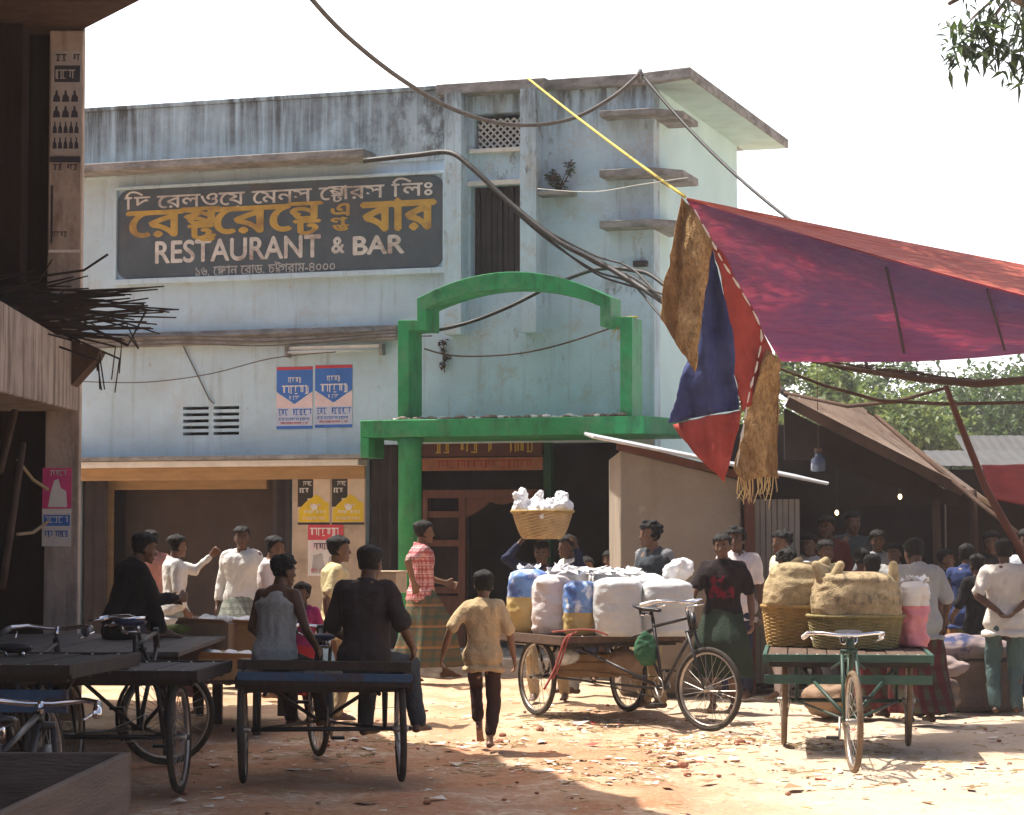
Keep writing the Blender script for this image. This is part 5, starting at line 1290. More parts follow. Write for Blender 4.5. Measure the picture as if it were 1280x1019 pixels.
for s in ((-.08, -.05), (.14, .02)):
    m = MB(); m.capsule((s[0], s[1], .31), (s[0]+.06, s[1], .365), .05, .035); m.build('tied_ear', M_burl2, t, smooth=True)
basket('wide green and yellow basket behind the handlebar of the right hand tricycle', on(1068, 17.55, .71), .31, .36, .24, [M_wv], seed=2, squash=.85)
t = sack('wide stamped jute cover with knotted ears over the green basket', (wx(1068, 17.55), 17.55, .93), .68, .60, .35, M_burl3, seed=13, bulge=.09, taper=.86, tie=False, lumps=.022, name='jute_cover', cat='sack cover')
for s in ((-.27, -.10, -.04), (-.18, -.12, .05), (.28, -.05, .0)):
    m = MB(); m.capsule((s[0], s[1], .30), (s[0]+s[2], s[1], .40), .042, .034); m.build('tied_ear', M_burl2, t, smooth=True)
M_pkbag = plastic('pink_bag', (0.62, 0.20, 0.22), lambda nt, tc, o: mixc(nt, mathn(nt, 'GREATER_THAN', axis_band(nt, tc, 2, .33, .29), .5), o, (.62, .58, .55), 1.0))
sack('pink bag with a white folded top at the right end of the green tricycle', on(1137, 17.75, .71), .20, .26, .50, M_pkbag, M_plw, seed=14, lumps=.035, lean=(.03, 0))

# the basket carried on a head
hb = thing('head_basket', 'round straw basket of white plastic bundles carried on a porter\'s head', 'basket', (wx(678, 21.9), 21.9, wz(674, 21.9)))
n, K = 72, 18; rg = []
for j in range(K+1):
    v = j/K; r = .17 + .115*v**.6
    rg.append([V((cos(2*pi*k/n)*(r+.005*(1 if (j + k//3) % 2 else -1)), sin(2*pi*k/n)*(r+.005*(1 if (j+k//3) % 2 else -1)), .26*v)) for k in range(n)])
MB().loft(rg + [[p - V((cos(2*pi*k/n)*.02, sin(2*pi*k/n)*.02, -.003)) for k, p in enumerate(r)] for r in rg[::-1]]).build('weave', wovenmat('pale_basket_weave', (.55, .40, .21), (.36, .24, .12)), hb)
m = MB(); m.tube([(cos(a)*.29, sin(a)*.29, .26) for a in [2*pi*k/40 for k in range(41)]], .016, 6, cap=False); m.build('rim', M_wv2, hb, smooth=True)
m = MB(); rs = random.Random(4)
for i in range(22):
    a = rs.uniform(0, 2*pi); r = .165*sqrt(rs.random()); m.ell((r*cos(a), r*sin(a), .08 + rs.uniform(0, .07)), rs.uniform(.08, .12), rs.uniform(.08, .12), rs.uniform(.06, .10), 10, 8)
for (x_, y_, z_) in ((-.24, -.06, .24), (-.20, -.02, .27), (-.04, -.03, .25), (.22, -.04, .25), (.18, .03, .25)): m.capsule((x_*.9, y_, .12), (x_, y_, z_), .075, .04)
me = remesh(m, 'plastic_bundle', .012, 1); displace(me, .030, 11, 3); displace(me, .022, 26, 6, (1, 1, .5)); displace(me, .012, 55, 9)
o = obj('plastic_bundle', me, M_film, None, True); o.location = (wx(678, 21.9), 21.9, wz(674, 21.9)+.17); tag(o, 'bulging white plastic packets heaped in the porter\'s basket', 'bundle')

# goods heaped on the left, under the pointing man
ST3 = thing('goods_stand', 'low wooden stand of boxes and baskets in front of the dark shop', 'stand', (wx(275, 18.6), 18.6, 0))
m = MB()
for i in range(6): m.box((-.42 + i*.14, -.5, .40), (-.42+(i+1)*.14-.01, 1.6, .43))
m.build('deck', M_plank, ST3, bevel=.003)
for x in (-.38, .32):
    for y in (-.42, 1.5): m = MB(); m.box((x, y, 0), (x+.06, y+.06, .40)); m.build('leg', M_plankdark, ST3)
def carton(label, c, w, d, h, mat, fill, seed, rz=0, lump=.05):
    t = thing('carton', label, 'box', c, rz); m = MB(); th = .012
    m.box((-w/2, -d/2, 0), (w/2, -d/2+th, h)); m.box((-w/2, d/2-th, 0), (w/2, d/2, h)); m.box((-w/2, -d/2+th, 0), (-w/2+th, d/2-th, h)); m.box((w/2-th, -d/2+th, 0), (w/2, d/2-th, h)); m.box((-w/2+th, -d/2+th, 0), (w/2-th, d/2-th, .02)); m.build('box', mat, t, bevel=.004)
    for s in (-1, 1):
        m = MB(); m.add([(-w/2, s*d/2, h), (w/2, s*d/2, h), (w/2-.02, s*(d/2+.10), h+.03), (-w/2+.02, s*(d/2+.09), h+.05)], [(0, 1, 2, 3)]); f = m.build('flap', mat, t, fix=False); sm = f.modifiers.new('t', 'SOLIDIFY'); sm.thickness = .006
    m = MB(); rs = random.Random(seed)
    for i in range(14): m.ell((rs.uniform(-.36, .36)*w, rs.uniform(-.36, .36)*d, h - .02 + rs.uniform(0, lump)), rs.uniform(.05, .09), rs.uniform(.05, .08), rs.uniform(.03, .05), 9, 6)
    me = remesh(m, 'contents', .014, 2); displace(me, .012, 22, seed); obj('contents', me, fill, t, True)
carton('orange brown carton topped with crumpled clear plastic, nearest on the stand', (wx(290, 18.3), 18.3, .43), .50, .34, .17, M_card, M_film, 1, .1)
carton('dull brown carton heaped with pale goods behind the bicycle handlebar', (wx(262, 19.3), 19.3, .43), .42, .36, .40, M_card2, M_plg, 2, -.1)
carton('brown carton of plastic wrapped goods at the back right of the stand', (wx(303, 19.6), 19.6, .43), .40, .36, .38, M_card, M_film, 3, .05)
bundle('heap of green leaves lying on the platform before the pointing man', (wx(226, 19.2), 19.2, .735), .13, .12, .05, M_veg, 5, name='leaf_heap', cat='vegetables')
# cloth stall at the right
CS = thing('cloth_stall', 'low sack covered counter at the feet of the white shirted man', 'stall', (wx(1212, 20.9), 20.9, 0))
m = MB(); m.box((-.40, -.25, 0), (.40, .4, .42)); m.box((-.42, -.27, .42), (.42, .42, .45)); me = remesh(m, 'counter', .02, 3); displace(me, .03, 5, 3); obj('counter', me, pm('dun_sacking', (.17, .12, .095), .95, .25, 5, .7, 50), CS, True)
M_bcl = pm('blue_white_cloth', (.03, .045, .13), .85, .3, 6, .5, 20, extra=lambda nt, tc, o: mixc(nt, noise_mask(nt, tc, 3, .42, .5), o, (.25, .19, .18), .9))
bundle('heap of folded blue and grey cloth on the sack covered counter', (wx(1205, 20.8), 20.8, .43), .40, .26, .12, M_bcl, 6, name='cloth_heap', cat='cloth', lump=.08)
bundle('dark red folded cloth at the end of the heap on the counter', (wx(1182, 20.7), 20.7, .44), .12, .12, .06, M_redcl, 8, name='folded_cloth', cat='cloth', lump=.05)
# litter
def litter():
    m = MB(); rs = random.Random(9)
    for i in range(5200):
        if i < 1500: x, y = rs.gauss(-.4, 1.5), rs.uniform(13.2, 22)
        else: x, y = rs.gauss(1.6, 1.3), rs.uniform(14.5, 21.5)
        if rs.random() < .5: y = rs.gauss(17.6, 1.6)
        c_ = rs.choices((0, 1, 2, 3, 4), (34, 3, 26, 30, 7))[0]; s = rs.uniform(.008, .030)*(2.4 if rs.random() < .09 else 1)
        if nz((x, y, 0), 1.1, 20) < .02 and rs.random() < .85: continue
        z = .035*nz((x, y, 0), .8) + .022*nz((x, y, 0), 3.1, 4) + .012*nz((x, y, 0), 7.5, 2) - .012
        a = rs.uniform(0, 2*pi); e = rs.uniform(.25, 1); P = V((x, y, z)); A = V((cos(a), sin(a), 0))*s; B = V((-sin(a), cos(a), 0))*s*e; up_ = V((0, 0, s*rs.uniform(.05, .5)))
        if c_ == 3: m.tube([P - A*2.2, P + up_*.3, P + A*2.2], .004, 4, 3)
        elif c_ == 4: m.ell(P + V((0, 0, s*.1)), s*.7, s*.55, s*.4, 6, 4, 4)
        else: m.add([P - A - B + up_*rs.random(), P + A - B*.8, P + A*.9 + B + up_, P - A + B*.7, P + up_*.7], [(0, 1, 4), (1, 2, 4), (2, 3, 4), (3, 0, 4)], c_)
    return m.build('litter', [pm('paper_scraps', (.66, .60, .52), .9, .15, 5, .1), pm('red_scraps', (.42, .07, .055), .8, .2, 5, .1), pm('brown_scraps', (.30, .18, .10), .95, .3, 6, .2), pm('straw_scraps', (.48, .36, .19), .95, .2, 6, .1), pm('brick_bits', (.30, .13, .08), .95, .3, 9, .4)], fix=False)
tag(litter(), 'scattered paper, straw and red scraps trodden into the dirt', 'litter', kind='stuff')
# ================================================================== PEOPLE
def skinmat(name, col):
    return pm(name, col, .5, .12, 9, .08, 60, spec=.35)
SK = [skinmat('skin_brown', (.155, .078, .046)), skinmat('skin_dark_brown', (.105, .052, .032)), skinmat('skin_mid_brown', (.21, .11, .066))]
M_hair = pm('black_hair', (.009, .008, .008), .62, .3, 30, 1.0, 110, spec=.25, aniso=(1, 1, .3))
M_eye = pm('eye_white', (.26, .23, .20), .3, .05, 5, 0); M_iris = pm('dark_eye', (.012, .009, .008), .2, .05, 5, 0); M_lip = pm('lip', (.16, .06, .05), .5, .1, 9, 0)
def cloth(name, col, extra=None, var=.12): return pm('cloth_' + name, col, .88, var, 6, .45, 55, spec=.1, extra=extra)
def stripes(nt, tc, axis, freq, duty, off=0.0):
    N = nt.nodes; s = N.new('ShaderNodeSeparateXYZ'); nt.links.new(tc.outputs['Object'], s.inputs[0])
    src = s.outputs[axis] if axis < 3 else mathn(nt, 'ADD', s.outputs[0], s.outputs[1])
    a = mathn(nt, 'ADD', mathn(nt, 'MULTIPLY', src, freq), 100.0 + off)
    return mathn(nt, 'LESS_THAN', mathn(nt, 'FRACT', a, 0.0), duty)
def plaid(c1, c2, f=9, d=.35, axes=(3, 2), c3=None):
    def g(nt, tc, o):
        o = mixc(nt, stripes(nt, tc, axes[0], f, d), o, c1, .6); o = mixc(nt, stripes(nt, tc, axes[1], f, d), o, c2, .6)
        if c3: o = mixc(nt, stripes(nt, tc, axes[1], f*.5, .12, .4), o, c3, .85)
        return o
    return g
def crease(me, amp, sc, seed):
    ns = [v.normal.copy() for v in me.vertices]
    for v, n in zip(me.vertices, ns):
        c = v.co; w = nz(c, 3, seed+8)
        f = 1 - 2*abs(nz((c.x + .06*w, c.y + .06*w, c.z*.75 + .5*c.x*w), sc, seed))
        v.co = c + n*amp*(f - .6)
    me.update()
def ik(a, t, l1, l2, pole):
    a, t, pole = V(a), V(t), V(pole); d = t - a
    if d.length < 1e-4: d = V((0, 0, -.01))
    u = d.normalized(); L_ = max(abs(l1-l2)+.01, min(d.length, (l1+l2)*.998)); t = a + u*L_
    x = (l1*l1 - l2*l2 + L_*L_)/(2*L_); h = sqrt(max(l1*l1 - x*x, 0)); p = pole - u*pole.dot(u)
    p = p.normalized() if p.length > 1e-4 else V((0, 0, 1))
    return a + u*x + p*h, t
HEADR = [(.0, .028, .030, .044), (.018, .043, .048, .036), (.045, .055, .066, .024), (.08, .063, .079, .012), (.115, .070, .089, .003), (.15, .0735, .093, -.002), (.18, .070, .090, -.004), (.205, .058, .076, -.005), (.224, .036, .048, -.005), (.232, .010, .013, -.005)]
TORSO = [(-.09, .118, .088, -.005), (-.03, .160, .112, -.008), (.04, .158, .108, -.006), (.12, .138, .094, .0), (.20, .136, .092, .002), (.30, .152, .104, .002), (.40, .166, .110, .0), (.47, .160, .098, -.006), (.515, .118, .074, -.010), (.545, .066, .056, -.010)]
def person(label, x, y, head, H, shirt=None, lower=None, lean=0, side=0, twist=0, arms=None, feet=None, hip=None, hyaw=0, hpitch=0, hair='short', skin=0, hs=1.0, sleeves=.45, hem=-.13, z0=0.0, slv_mat=None,
           poles=None, curl=(30, 30), group='people in the market square', foot_yaw=(0, 0), tank=False, cap=None, fat=1.0, lowlen=None, knee=None, extra_cloth=None, collar=True, beard=False):
    s = H/1.70; T = thing('person', label, 'person', (x, y, z0), radians(head), group)
    sk = SK[skin]; arms = arms or {}; feet = feet or {}; poles = poles or {}; knee = knee or {}
    P = V((0, 0, (hip if hip is not None else .885*s))) if not isinstance(hip, tuple) else V(hip)
    tw = Matrix.Rotation(radians(twist), 3, 'Z'); Rl = tw @ Matrix.Rotation(-radians(lean), 3, 'X') @ Matrix.Rotation(radians(side), 3, 'Y')
    def spine(t): # t in metres at 1.7
        f = min(1, max(0, t/.30)); M_ = tw @ Matrix.Rotation(-radians(lean)*f, 3, 'X') @ Matrix.Rotation(radians(side)*f, 3, 'Y')
        return P + (tw @ Matrix.Rotation(-radians(lean)*f*.6, 3, 'X') @ Matrix.Rotation(radians(side)*f*.6, 3, 'Y')) @ V((0, 0, t*s)), M_
    def ring(t, hw, hd, yo, infl=0, n=20, ex=.85):
        c_, M_ = spine(t); out = []
        for k in range(n):
            a = 2*pi*k/n; cx, sx_ = cos(a), sin(a)
            out.append(c_ + M_ @ (V((math.copysign(abs(cx)**ex, cx)*(hw*fat+infl), yo + math.copysign(abs(sx_)**ex, sx_)*(hd*fat+infl), 0))*s))
        return out
    m = MB(); m.loft([ring(*r) for r in TORSO])
    c5, M5 = spine(.50); nb, _ = spine(.53)
    sh = {sg: c5 + M5 @ (V((sg*.160*fat, -.012, -.022))*s) for sg in (-1, 1)}
    # head
    HM = M5 @ Matrix.Rotation(radians(-lean*.55), 3, 'X').inverted() @ Matrix.Rotation(radians(-hyaw), 3, 'Z') @ Matrix.Rotation(radians(-hpitch), 3, 'X')
    nk = nb + M5 @ (V((0, .012, .055))*s); hb_ = nk + HM @ (V((0, .015, -.025))*s)
    m.capsule(nb - M5 @ (V((0, .005, .03))*s), nk + HM @ (V((0, .0, .035))*s), .058*s, .050*s)
    hsz = s*hs
    def hp(px, py, pz): return hb_ + HM @ (V((px, py, pz))*hsz)
    rg = []
    for z, hw, hd, yo in HEADR:
        r = []
        for k in range(24):
            a = 2*pi*k/24; cx, sx_ = cos(a), sin(a); r.append(hp(hw*math.copysign(abs(cx)**.9, cx), yo + hd*math.copysign(abs(sx_)**.95, sx_), z))
        rg.append(r)
    m.loft(rg)
    m.capsule(hp(0, .090, .118), hp(0, .108, .076), .008*hsz, .0135*hsz, 8); m.ell(hp(0, .095, .074), .019*hsz, .014*hsz, .010*hsz, 8, 6, rot=HM)
    m.ell(hp(0, .082, .036), .024*hsz, .014*hsz, .014*hsz, 8, 6, rot=HM); m.ell(hp(0, .078, .006), .024*hsz, .018*hsz, .016*hsz, 8, 6, rot=HM)
    m.ell(hp(0, .085, .130), .05*hsz, .012*hsz, .010*hsz, 10, 6, rot=HM)
    for sg in (-1, 1):
        m.ell(hp(sg*.075, -.005, .095), .010*hsz, .020*hsz, .032*hsz, 8, 6, rot=HM); m.ell(hp(sg*.045, .062, .075), .020*hsz, .018*hsz, .020*hsz, 8, 6, rot=HM)
    # arms and hands
    slv = []
    for i, sg in enumerate((-1, 1)):
        key = 'l' if sg < 0 else 'r'; S0 = sh[sg]
        tgt = arms.get(key, (sg*.09, .03, -.52)); tgt = S0 + tw @ (V(tgt)*s)
        pole = V(poles.get(key, (sg*.5, -1, -.1))); E_j, W_j = ik(S0, tgt, .285*s, .25*s, tw @ pole)
        m.capsule(S0 + M5 @ (V((-sg*.03, 0, -.005))*s), S0 + (E_j-S0)*.25, .056*s*fat, .050*s*fat); m.capsule(S0, E_j, .049*s*fat, .036*s*fat); m.capsule(E_j, E_j + (W_j-E_j)*.4, .036*s*fat, .037*s*fat); m.capsule(E_j + (W_j-E_j)*.35, W_j, .037*s*fat, .025*s)
        slv.append((S0, E_j, W_j))
        dv = (W_j - E_j).normalized(); nrm = V((-sg, 0, 0)); nrm = tw @ nrm; nrm = (nrm - dv*nrm.dot(dv)); nrm = nrm.normalized() if nrm.length > .15 else (V((0, 0, -1)) - dv*(-dv.z)).normalized()
        sd = dv.cross(nrm).normalized()
        if sd.dot(tw @ V((0, 1, .35))) < 0: sd = -sd     # thumb side looks forward / up
        cu = radians(curl[i])
        for q in (-.5, .5, -1.1, 1.1): m.capsule(W_j + sd*(q*.014*s), W_j + dv*.078*s + sd*(q*.027*s), .017*s, .0135*s, 8)
        for q, ln in ((-1.5, .062), (-.5, .076), (.5, .082), (1.5, .074)):
            b0 = W_j + dv*.082*s + sd*(q*.0215*s); d1 = (dv*cos(cu) + nrm*sin(cu) + sd*q*.05).normalized(); d2 = (dv*cos(cu*2.1) + nrm*sin(cu*2.1) + sd*q*.05).normalized()
            m.capsule(b0, b0 + d1*ln*.52*s, .0100*s, .0092*s, 7); m.capsule(b0 + d1*ln*.52*s, b0 + (d1*.52 + d2*.5)*ln*s, .0092*s, .0078*s, 7)
        tb = W_j + dv*.022*s + sd*.022*s; t1 = tb + (sd*.75 + dv*.6 + nrm*.25).normalized()*.042*s; m.capsule(tb, t1, .0135*s, .0110*s, 7); m.capsule(t1, t1 + (dv*.85 + sd*.25 + nrm*.35).normalized()*.032*s, .0105*s, .0085*s, 7)
    # legs and feet
    legs = []
    for i, sg in enumerate((-1, 1)):
        key = 'l' if sg < 0 else 'r'; J = P + tw @ (V((sg*.088*fat, 0, -.02))*s); A = V(feet.get(key, (sg*.10*s, 0, .075*s)))
        K_, A = ik(J, A, .415*s, .405*s, tw @ V(knee.get(key, (sg*.12, 1, .15))))
        m.capsule(J, K_, .083*s*fat, .052*s*fat); m.capsule(K_, K_ + (A-K_)*.35, .050*s, .054*s*fat); m.capsule(K_ + (A-K_)*.3, A, .053*s*fat, .033*s)
        fy_ = radians(foot_yaw[i]); fd = tw @ V((-sin(fy_), cos(fy_), 0)); drop = V((0, 0, -.040*s)); fs = tw @ V((cos(fy_), sin(fy_), 0))
        if feet.get(key + 'p'): fd = (fd*cos(radians(feet[key+'p'])) - V((0, 0, 1))*sin(radians(feet[key+'p']))).normalized()
        m.capsule(A - fd*.035*s + drop, A + fd*.07*s + drop*.7, .033*s, .034*s, 10); m.capsule(A, A + fd*.08*s + drop*.7, .034*s, .028*s, 10)
        for q in (-.016, .016): m.capsule(A + fd*.05*s + drop + fs*q*s*.6, A + fd*.150*s + drop*1.25 + fs*q*s, .026*s, .020*s, 10)
        for q in range(5): m.capsule(A + fd*.145*s + drop*1.35 + fs*(q-2)*.0155*s, A + fd*(.182-.006*abs(q-2))*s + drop*1.45 + fs*(q-2)*.017*s, .0105*s, .0085*s, 7)
        legs.append((J, K_, A))
    me = remesh(m, 'person_body', .0105*max(s, .75), 2)
    nb0 = len(me.vertices)
    # eyes, brows, mouth set into the same mesh
    f = MB()
    for sg in (-1, 1):
        f.ell(hp(sg*.031, .0795, .112), .0125*hsz, .008*hsz, .0055*hsz, 10, 6, 1, HM); f.ell(hp(sg*.031, .0865, .112), .0058*hsz, .0035*hsz, .0058*hsz, 8, 5, 2, HM)
        f.ell(hp(sg*.031, .0895, .131), .021*hsz, .005*hsz, .0042*hsz, 8, 5, 2, HM)
    f.ell(hp(0, .0955, .037), .022*hsz, .006*hsz, .0045*hsz, 10, 5, 3, HM); f.ell(hp(0, .0945, .030), .017*hsz, .006*hsz, .005*hsz, 10, 5, 3, HM)
    if beard: f.ell(hp(0, .1000, .050), .027*hsz, .006*hsz, .006*hsz, 10, 5, 2, HM)
    b = bmesh.new(); b.from_mesh(me); tmp = f.mesh('t'); b.from_mesh(tmp);
    b.to_mesh(me); b.free()
    nf = len(f.f); tot = len(me.polygons); mi = [0]*(tot-nf) + [a for a in f.m]
    me.polygons.foreach_set('material_index', mi); bpy.data.meshes.remove(tmp)
    obj('body', me, [sk, M_eye, M_iris, M_lip], T, True)
    # hair
    if hair and hair != 'none':
        long_ = hair == 'long'; rg = []; Kz = 14; n = 60; rs = random.Random(int(abs(x*977 + y*131)))
        for j in range(Kz+1):
            r = []
            for k in range(n):
                a = 2*pi*k/n; sx_ = sin(a)
                zl = .166 + .024*nz((cos(a)*2, sin(a), 0), 3, x) if sx_ > .45 else (.112 if sx_ > -.05 else (.052 if not long_ else .0)) + (.0 if sx_ <= -.05 else (.045*(sx_+.05)/.5))
                z = zl + (.243 - zl)*j/Kz
                lo = [q for q in HEADR if q[0] <= min(z, .231)][-1]; hi = [q for q in HEADR if q[0] > min(z, .231)]; hi = hi[0] if hi else lo
                t = 0 if hi is lo else (min(z, .231)-lo[0])/(hi[0]-lo[0]); hw, hd, yo = [lo[i]+(hi[i]-lo[i])*t for i in (1, 2, 3)]
                inf = .011 + .008*nz((cos(a)*2, sin(a)*2, z*12), 3.0, x*3 + y) + (.006 if z > .17 else 0) + .007*abs(nz((cos(a)*6, sin(a)*6, z*20), 2.0, x))
                if j == 0: inf = -.004
                if j == Kz: hw *= .3; hd *= .3; inf = 0
                r.append(hp((hw+inf)*cos(a), yo - .003 + (hd+inf)*sin(a), z + .006*nz((cos(a), sin(a), z), 9, y)))
            rg.append(r)
        h = MB().loft(rg)
        if hair == 'bun': h.ell(hp(0, -.115, .12), .04*hsz, .035*hsz, .04*hsz, 10, 8, rot=HM)
        if hair == 'bushy':
            for k in range(26):
                a = rs.uniform(0, 2*pi); z = rs.uniform(.10, .225); q = .075 if z < .19 else .05
                if sin(a) > .3 and z < .17: continue
                h.ell(hp(q*cos(a), -.005 + q*1.2*sin(a), z), .030*hsz, .030*hsz, .026*hsz, 7, 5)
        if long_: h.capsule(hp(0, -.08, .10), hp(0, -.085, -.06), .055*hsz, .03*hsz)
        h.build('hair', M_hair, T, True)
    if cap:
        h = MB(); rg = []
        for j in range(7):
            a_ = pi/2*j/6; rg.append([hp((.095*cos(a_)+.002)*cos(t), -.004 + (.117*cos(a_)+.002)*sin(t), .158 + .100*sin(a_)) for t in [2*pi*k/24 for k in range(24)]])
        h.loft(rg)
        if cap[1]:
            h.prism([(0, 0)]*0 or [(hp(.075*cos(t), .095 + .075*sin(t), 0).x, hp(.075*cos(t), .095+.075*sin(t), 0).y) for t in [pi*k/10 for k in range(11)]], hp(0, .1, .152).z, hp(0, .1, .160).z, 'xy')
        h.build('cap', cap[0], T, True)
    # shirt
    if shirt is not None:
        c_ = MB(); rr = []
        if hem < -.09:
            for t in np.linspace(hem, -.10, 3): rr.append(ring(t, .172 + .05*(-t-.09), .128 + .04*(-t-.09), -.008, .032))
        rr += [ring(t, hw, hd, yo, (.034 if t < .1 else .024) if t < .5 else .010) for t, hw, hd, yo in TORSO if t >= max(hem, -.09)]
        if tank: rr = rr[:-3] + [ring(.44, .120, .098, -.004, .016), ring(.49, .10, .080, -.01, .012)]
        c_.loft(rr)
        sm = MB() if slv_mat else c_
        if not tank:
            for S0, E_j, W_j in slv:
                c_.capsule(S0 - (S0-c5)*.25, S0 + (E_j-S0)*.15, .066*s*fat, .064*s*fat)
                if sleeves <= .6:
                    e = S0 + (E_j-S0)*(sleeves*1.75); sm.capsule(S0, e, .066*s*fat, .064*s*fat)
                else:
                    sm.capsule(S0, E_j, .064*s*fat, .056*s*fat); w = E_j + (W_j-E_j)*((sleeves-.6)/.4*.95); sm.capsule(E_j, w, .055*s*fat, .040*s)
            if collar: c_.loft([[nb + M5 @ (V((r*cos(t), -.006 + r*.95*sin(t), zz + .016*(-sin(t))))*s) for t in [2*pi*k/16 for k in range(16)]] for r, zz in ((.092, -.035), (.078, .022), (.070, .024), (.06, -.03))])
        def fin(mb, nm, mt, sd_):
            me2 = remesh(mb, nm, .0115, 3); displace(me2, .017*s, 7/s, sd_, (1, 1, .7)); crease(me2, .010*s, 11/s, sd_+4); return obj(nm, me2, mt, T, True)
        fin(c_, 'vest' if tank else 'shirt', shirt, x*7)
        if slv_mat: fin(sm, 'sleeves', slv_mat, x*5)
    # lower garment
    if lower:
        kind, mt = lower; c_ = MB()
        if kind == 'lungi':
            am = (legs[0][2] + legs[1][2])/2; kn = (legs[0][1] + legs[1][1])/2; spr = (legs[0][2]-legs[1][2]); hz = lowlen if lowlen is not None else .10*s; rg = []; n = 56
            top, _ = spine(.09); K = 14
            for j in range(K+1):
                v = j/K; z = top.z + (hz-top.z)*v; c1 = top.lerp(kn, min(1, v*2)) if v < .5 else kn.lerp(am, (v-.5)*2); w = (.165 + .055*min(1, v*2.5) + .02*v)*s*fat + abs(spr.x)*.28*v; d = (.118 + .065*min(1, v*2.5))*s + abs(spr.y)*.42*v
                rg.append([V((c1.x + w*cos(a)*(1+.09*v*sin(6*a+x*9)+.05*v*sin(11*a+y)), c1.y + d*sin(a)*(1+.11*v*sin(5*a+x*5)+.06*v*sin(13*a)), z)) for a in [2*pi*k/n for k in range(n)]])
            m2 = MB().loft(rg); me2 = m2.mesh('lungi'); bb_ = bmesh.new(); bb_.from_mesh(me2); bmesh.ops.recalc_face_normals(bb_, faces=bb_.faces); bmesh.ops.subdivide_edges(bb_, edges=bb_.edges, cuts=1, use_grid_fill=True); bb_.to_mesh(me2); bb_.free(); displace(me2, .010*s, 10, x, (1, 1, .3)); obj('lungi', me2, mt, T, True)
        else:
            c_.loft([ring(t, hw, hd, yo, .012) for t, hw, hd, yo in [(-.12, .120, .09, -.005)] + TORSO[1:4]])
            for J, K_, A in legs:
                c_.capsule(J, K_, .087*s*fat, .071*s*fat)
                if kind == 'shorts': pass
                else: e = K_ + (A-K_)*(lowlen if lowlen else .96); c_.capsule(K_, e, .070*s*fat, .056*s*fat)
            me2 = remesh(c_, kind, .0115, 3); displace(me2, .014*s, 8/s, x, (1, 1, .6)); crease(me2, .008*s, 13/s, x+3); obj(kind, me2, mt, T, True)
    return T

def chest_print(col, zc, w):
    def g(nt, tc, o):
        k = noise_mask(nt, tc, 11, .50, .56); z = mathn(nt, 'MULTIPLY', axis_band(nt, tc, 2, zc+.02, zc+.08), axis_band(nt, tc, 2, zc+.0, zc-.25)) if False else axis_band(nt, tc, 2, zc-.2, zc-.22)
        b1 = mathn(nt, 'GREATER_THAN', axis_band(nt, tc, 2, zc+1.0, zc-1.0), .5 - w/2); b2 = mathn(nt, 'LESS_THAN', axis_band(nt, tc, 2, zc+1.0, zc-1.0), .5 + w/2)
        sx_ = nt.nodes.new('ShaderNodeSeparateXYZ'); nt.links.new(tc.outputs['Object'], sx_.inputs[0]); b3 = mathn(nt, 'LESS_THAN', mathn(nt, 'ABSOLUTE', sx_.outputs[0], 0), .115)
        return mixc(nt, mathn(nt, 'MULTIPLY', b3, mathn(nt, 'MULTIPLY', k, mathn(nt, 'MULTIPLY', b1, b2))), o, col, .9)
    return g
C_white = cloth('white', (.60, .59, .57)); C_cream = cloth('cream', (.66, .54, .30)); C_whitepink = cloth('pale_pinkish', (.66, .58, .58)); C_black = cloth('black', (.016, .015, .016)); C_dkgrey = cloth('charcoal', (.040, .032, .032))
C_pink = cloth('dusty_pink', (.42, .20, .17)); C_grey = cloth('grey', (.24, .25, .27)); C_ltgrey = cloth('light_grey', (.36, .36, .35)); C_redplaid = cloth('red_plaid', (.60, .34, .33), plaid((.30, .03, .05), (.30, .03, .05), 22, .5, c3=(.60, .45, .44)))
C_tan = cloth('tan', (.52, .38, .22), lambda nt, tc, o: mixc(nt, noise_mask(nt, tc, 9, .5, .6), o, (.36, .25, .14), .6)); C_brownpants = cloth('dark_brown', (.055, .030, .026)); C_navy = cloth('navy', (.025, .030, .060)); C_teal = cloth('teal_grey', (.085, .13, .13))
C_lilac = cloth('lilac', (.36, .27, .38)); C_lungigreen = cloth('brown_green_check', (.13, .095, .055), plaid((.05, .08, .055), (.04, .085, .075), 9, .4, c3=(.28, .14, .06))); C_lungigrey = cloth('grey_check', (.24, .25, .22), plaid((.12, .14, .12), (.12, .14, .12), 14, .45))
C_khaki = cloth('khaki', (.42, .32, .19)); C_darkred = cloth('black_red_print', (.022, .015, .017), chest_print((.22, .012, .03), 1.08, .12)); C_maroon = cloth('maroon_check', (.10, .025, .025), plaid((.06, .10, .06), (.08, .02, .02), 7, .4)); C_magenta = cloth('magenta', (.36, .04, .13)); C_red = cloth('red', (.42, .03, .03))
C_blue = cloth('dark_blue', (.03, .045, .12)); C_orange = cloth('orange_green', (.28, .14, .05), plaid((.05, .12, .07), (.10, .10, .05), 6, .4)); C_dkgreen = cloth('dark_green', (.03, .045, .032)); C_palelungi = cloth('pale_green_grey', (.42, .45, .40), plaid((.26, .34, .27), (.3, .34, .3), 10, .3)); C_dkred2 = cloth('dark_red', (.11, .03, .025)); C_slate = cloth('slate', (.05, .058, .068)); C_capwhite = cloth('cap_pale', (.55, .52, .47)); C_whiteblue = cloth('white_blue', (.42, .45, .50))
HD = lambda ytop, d: wz(ytop, d)

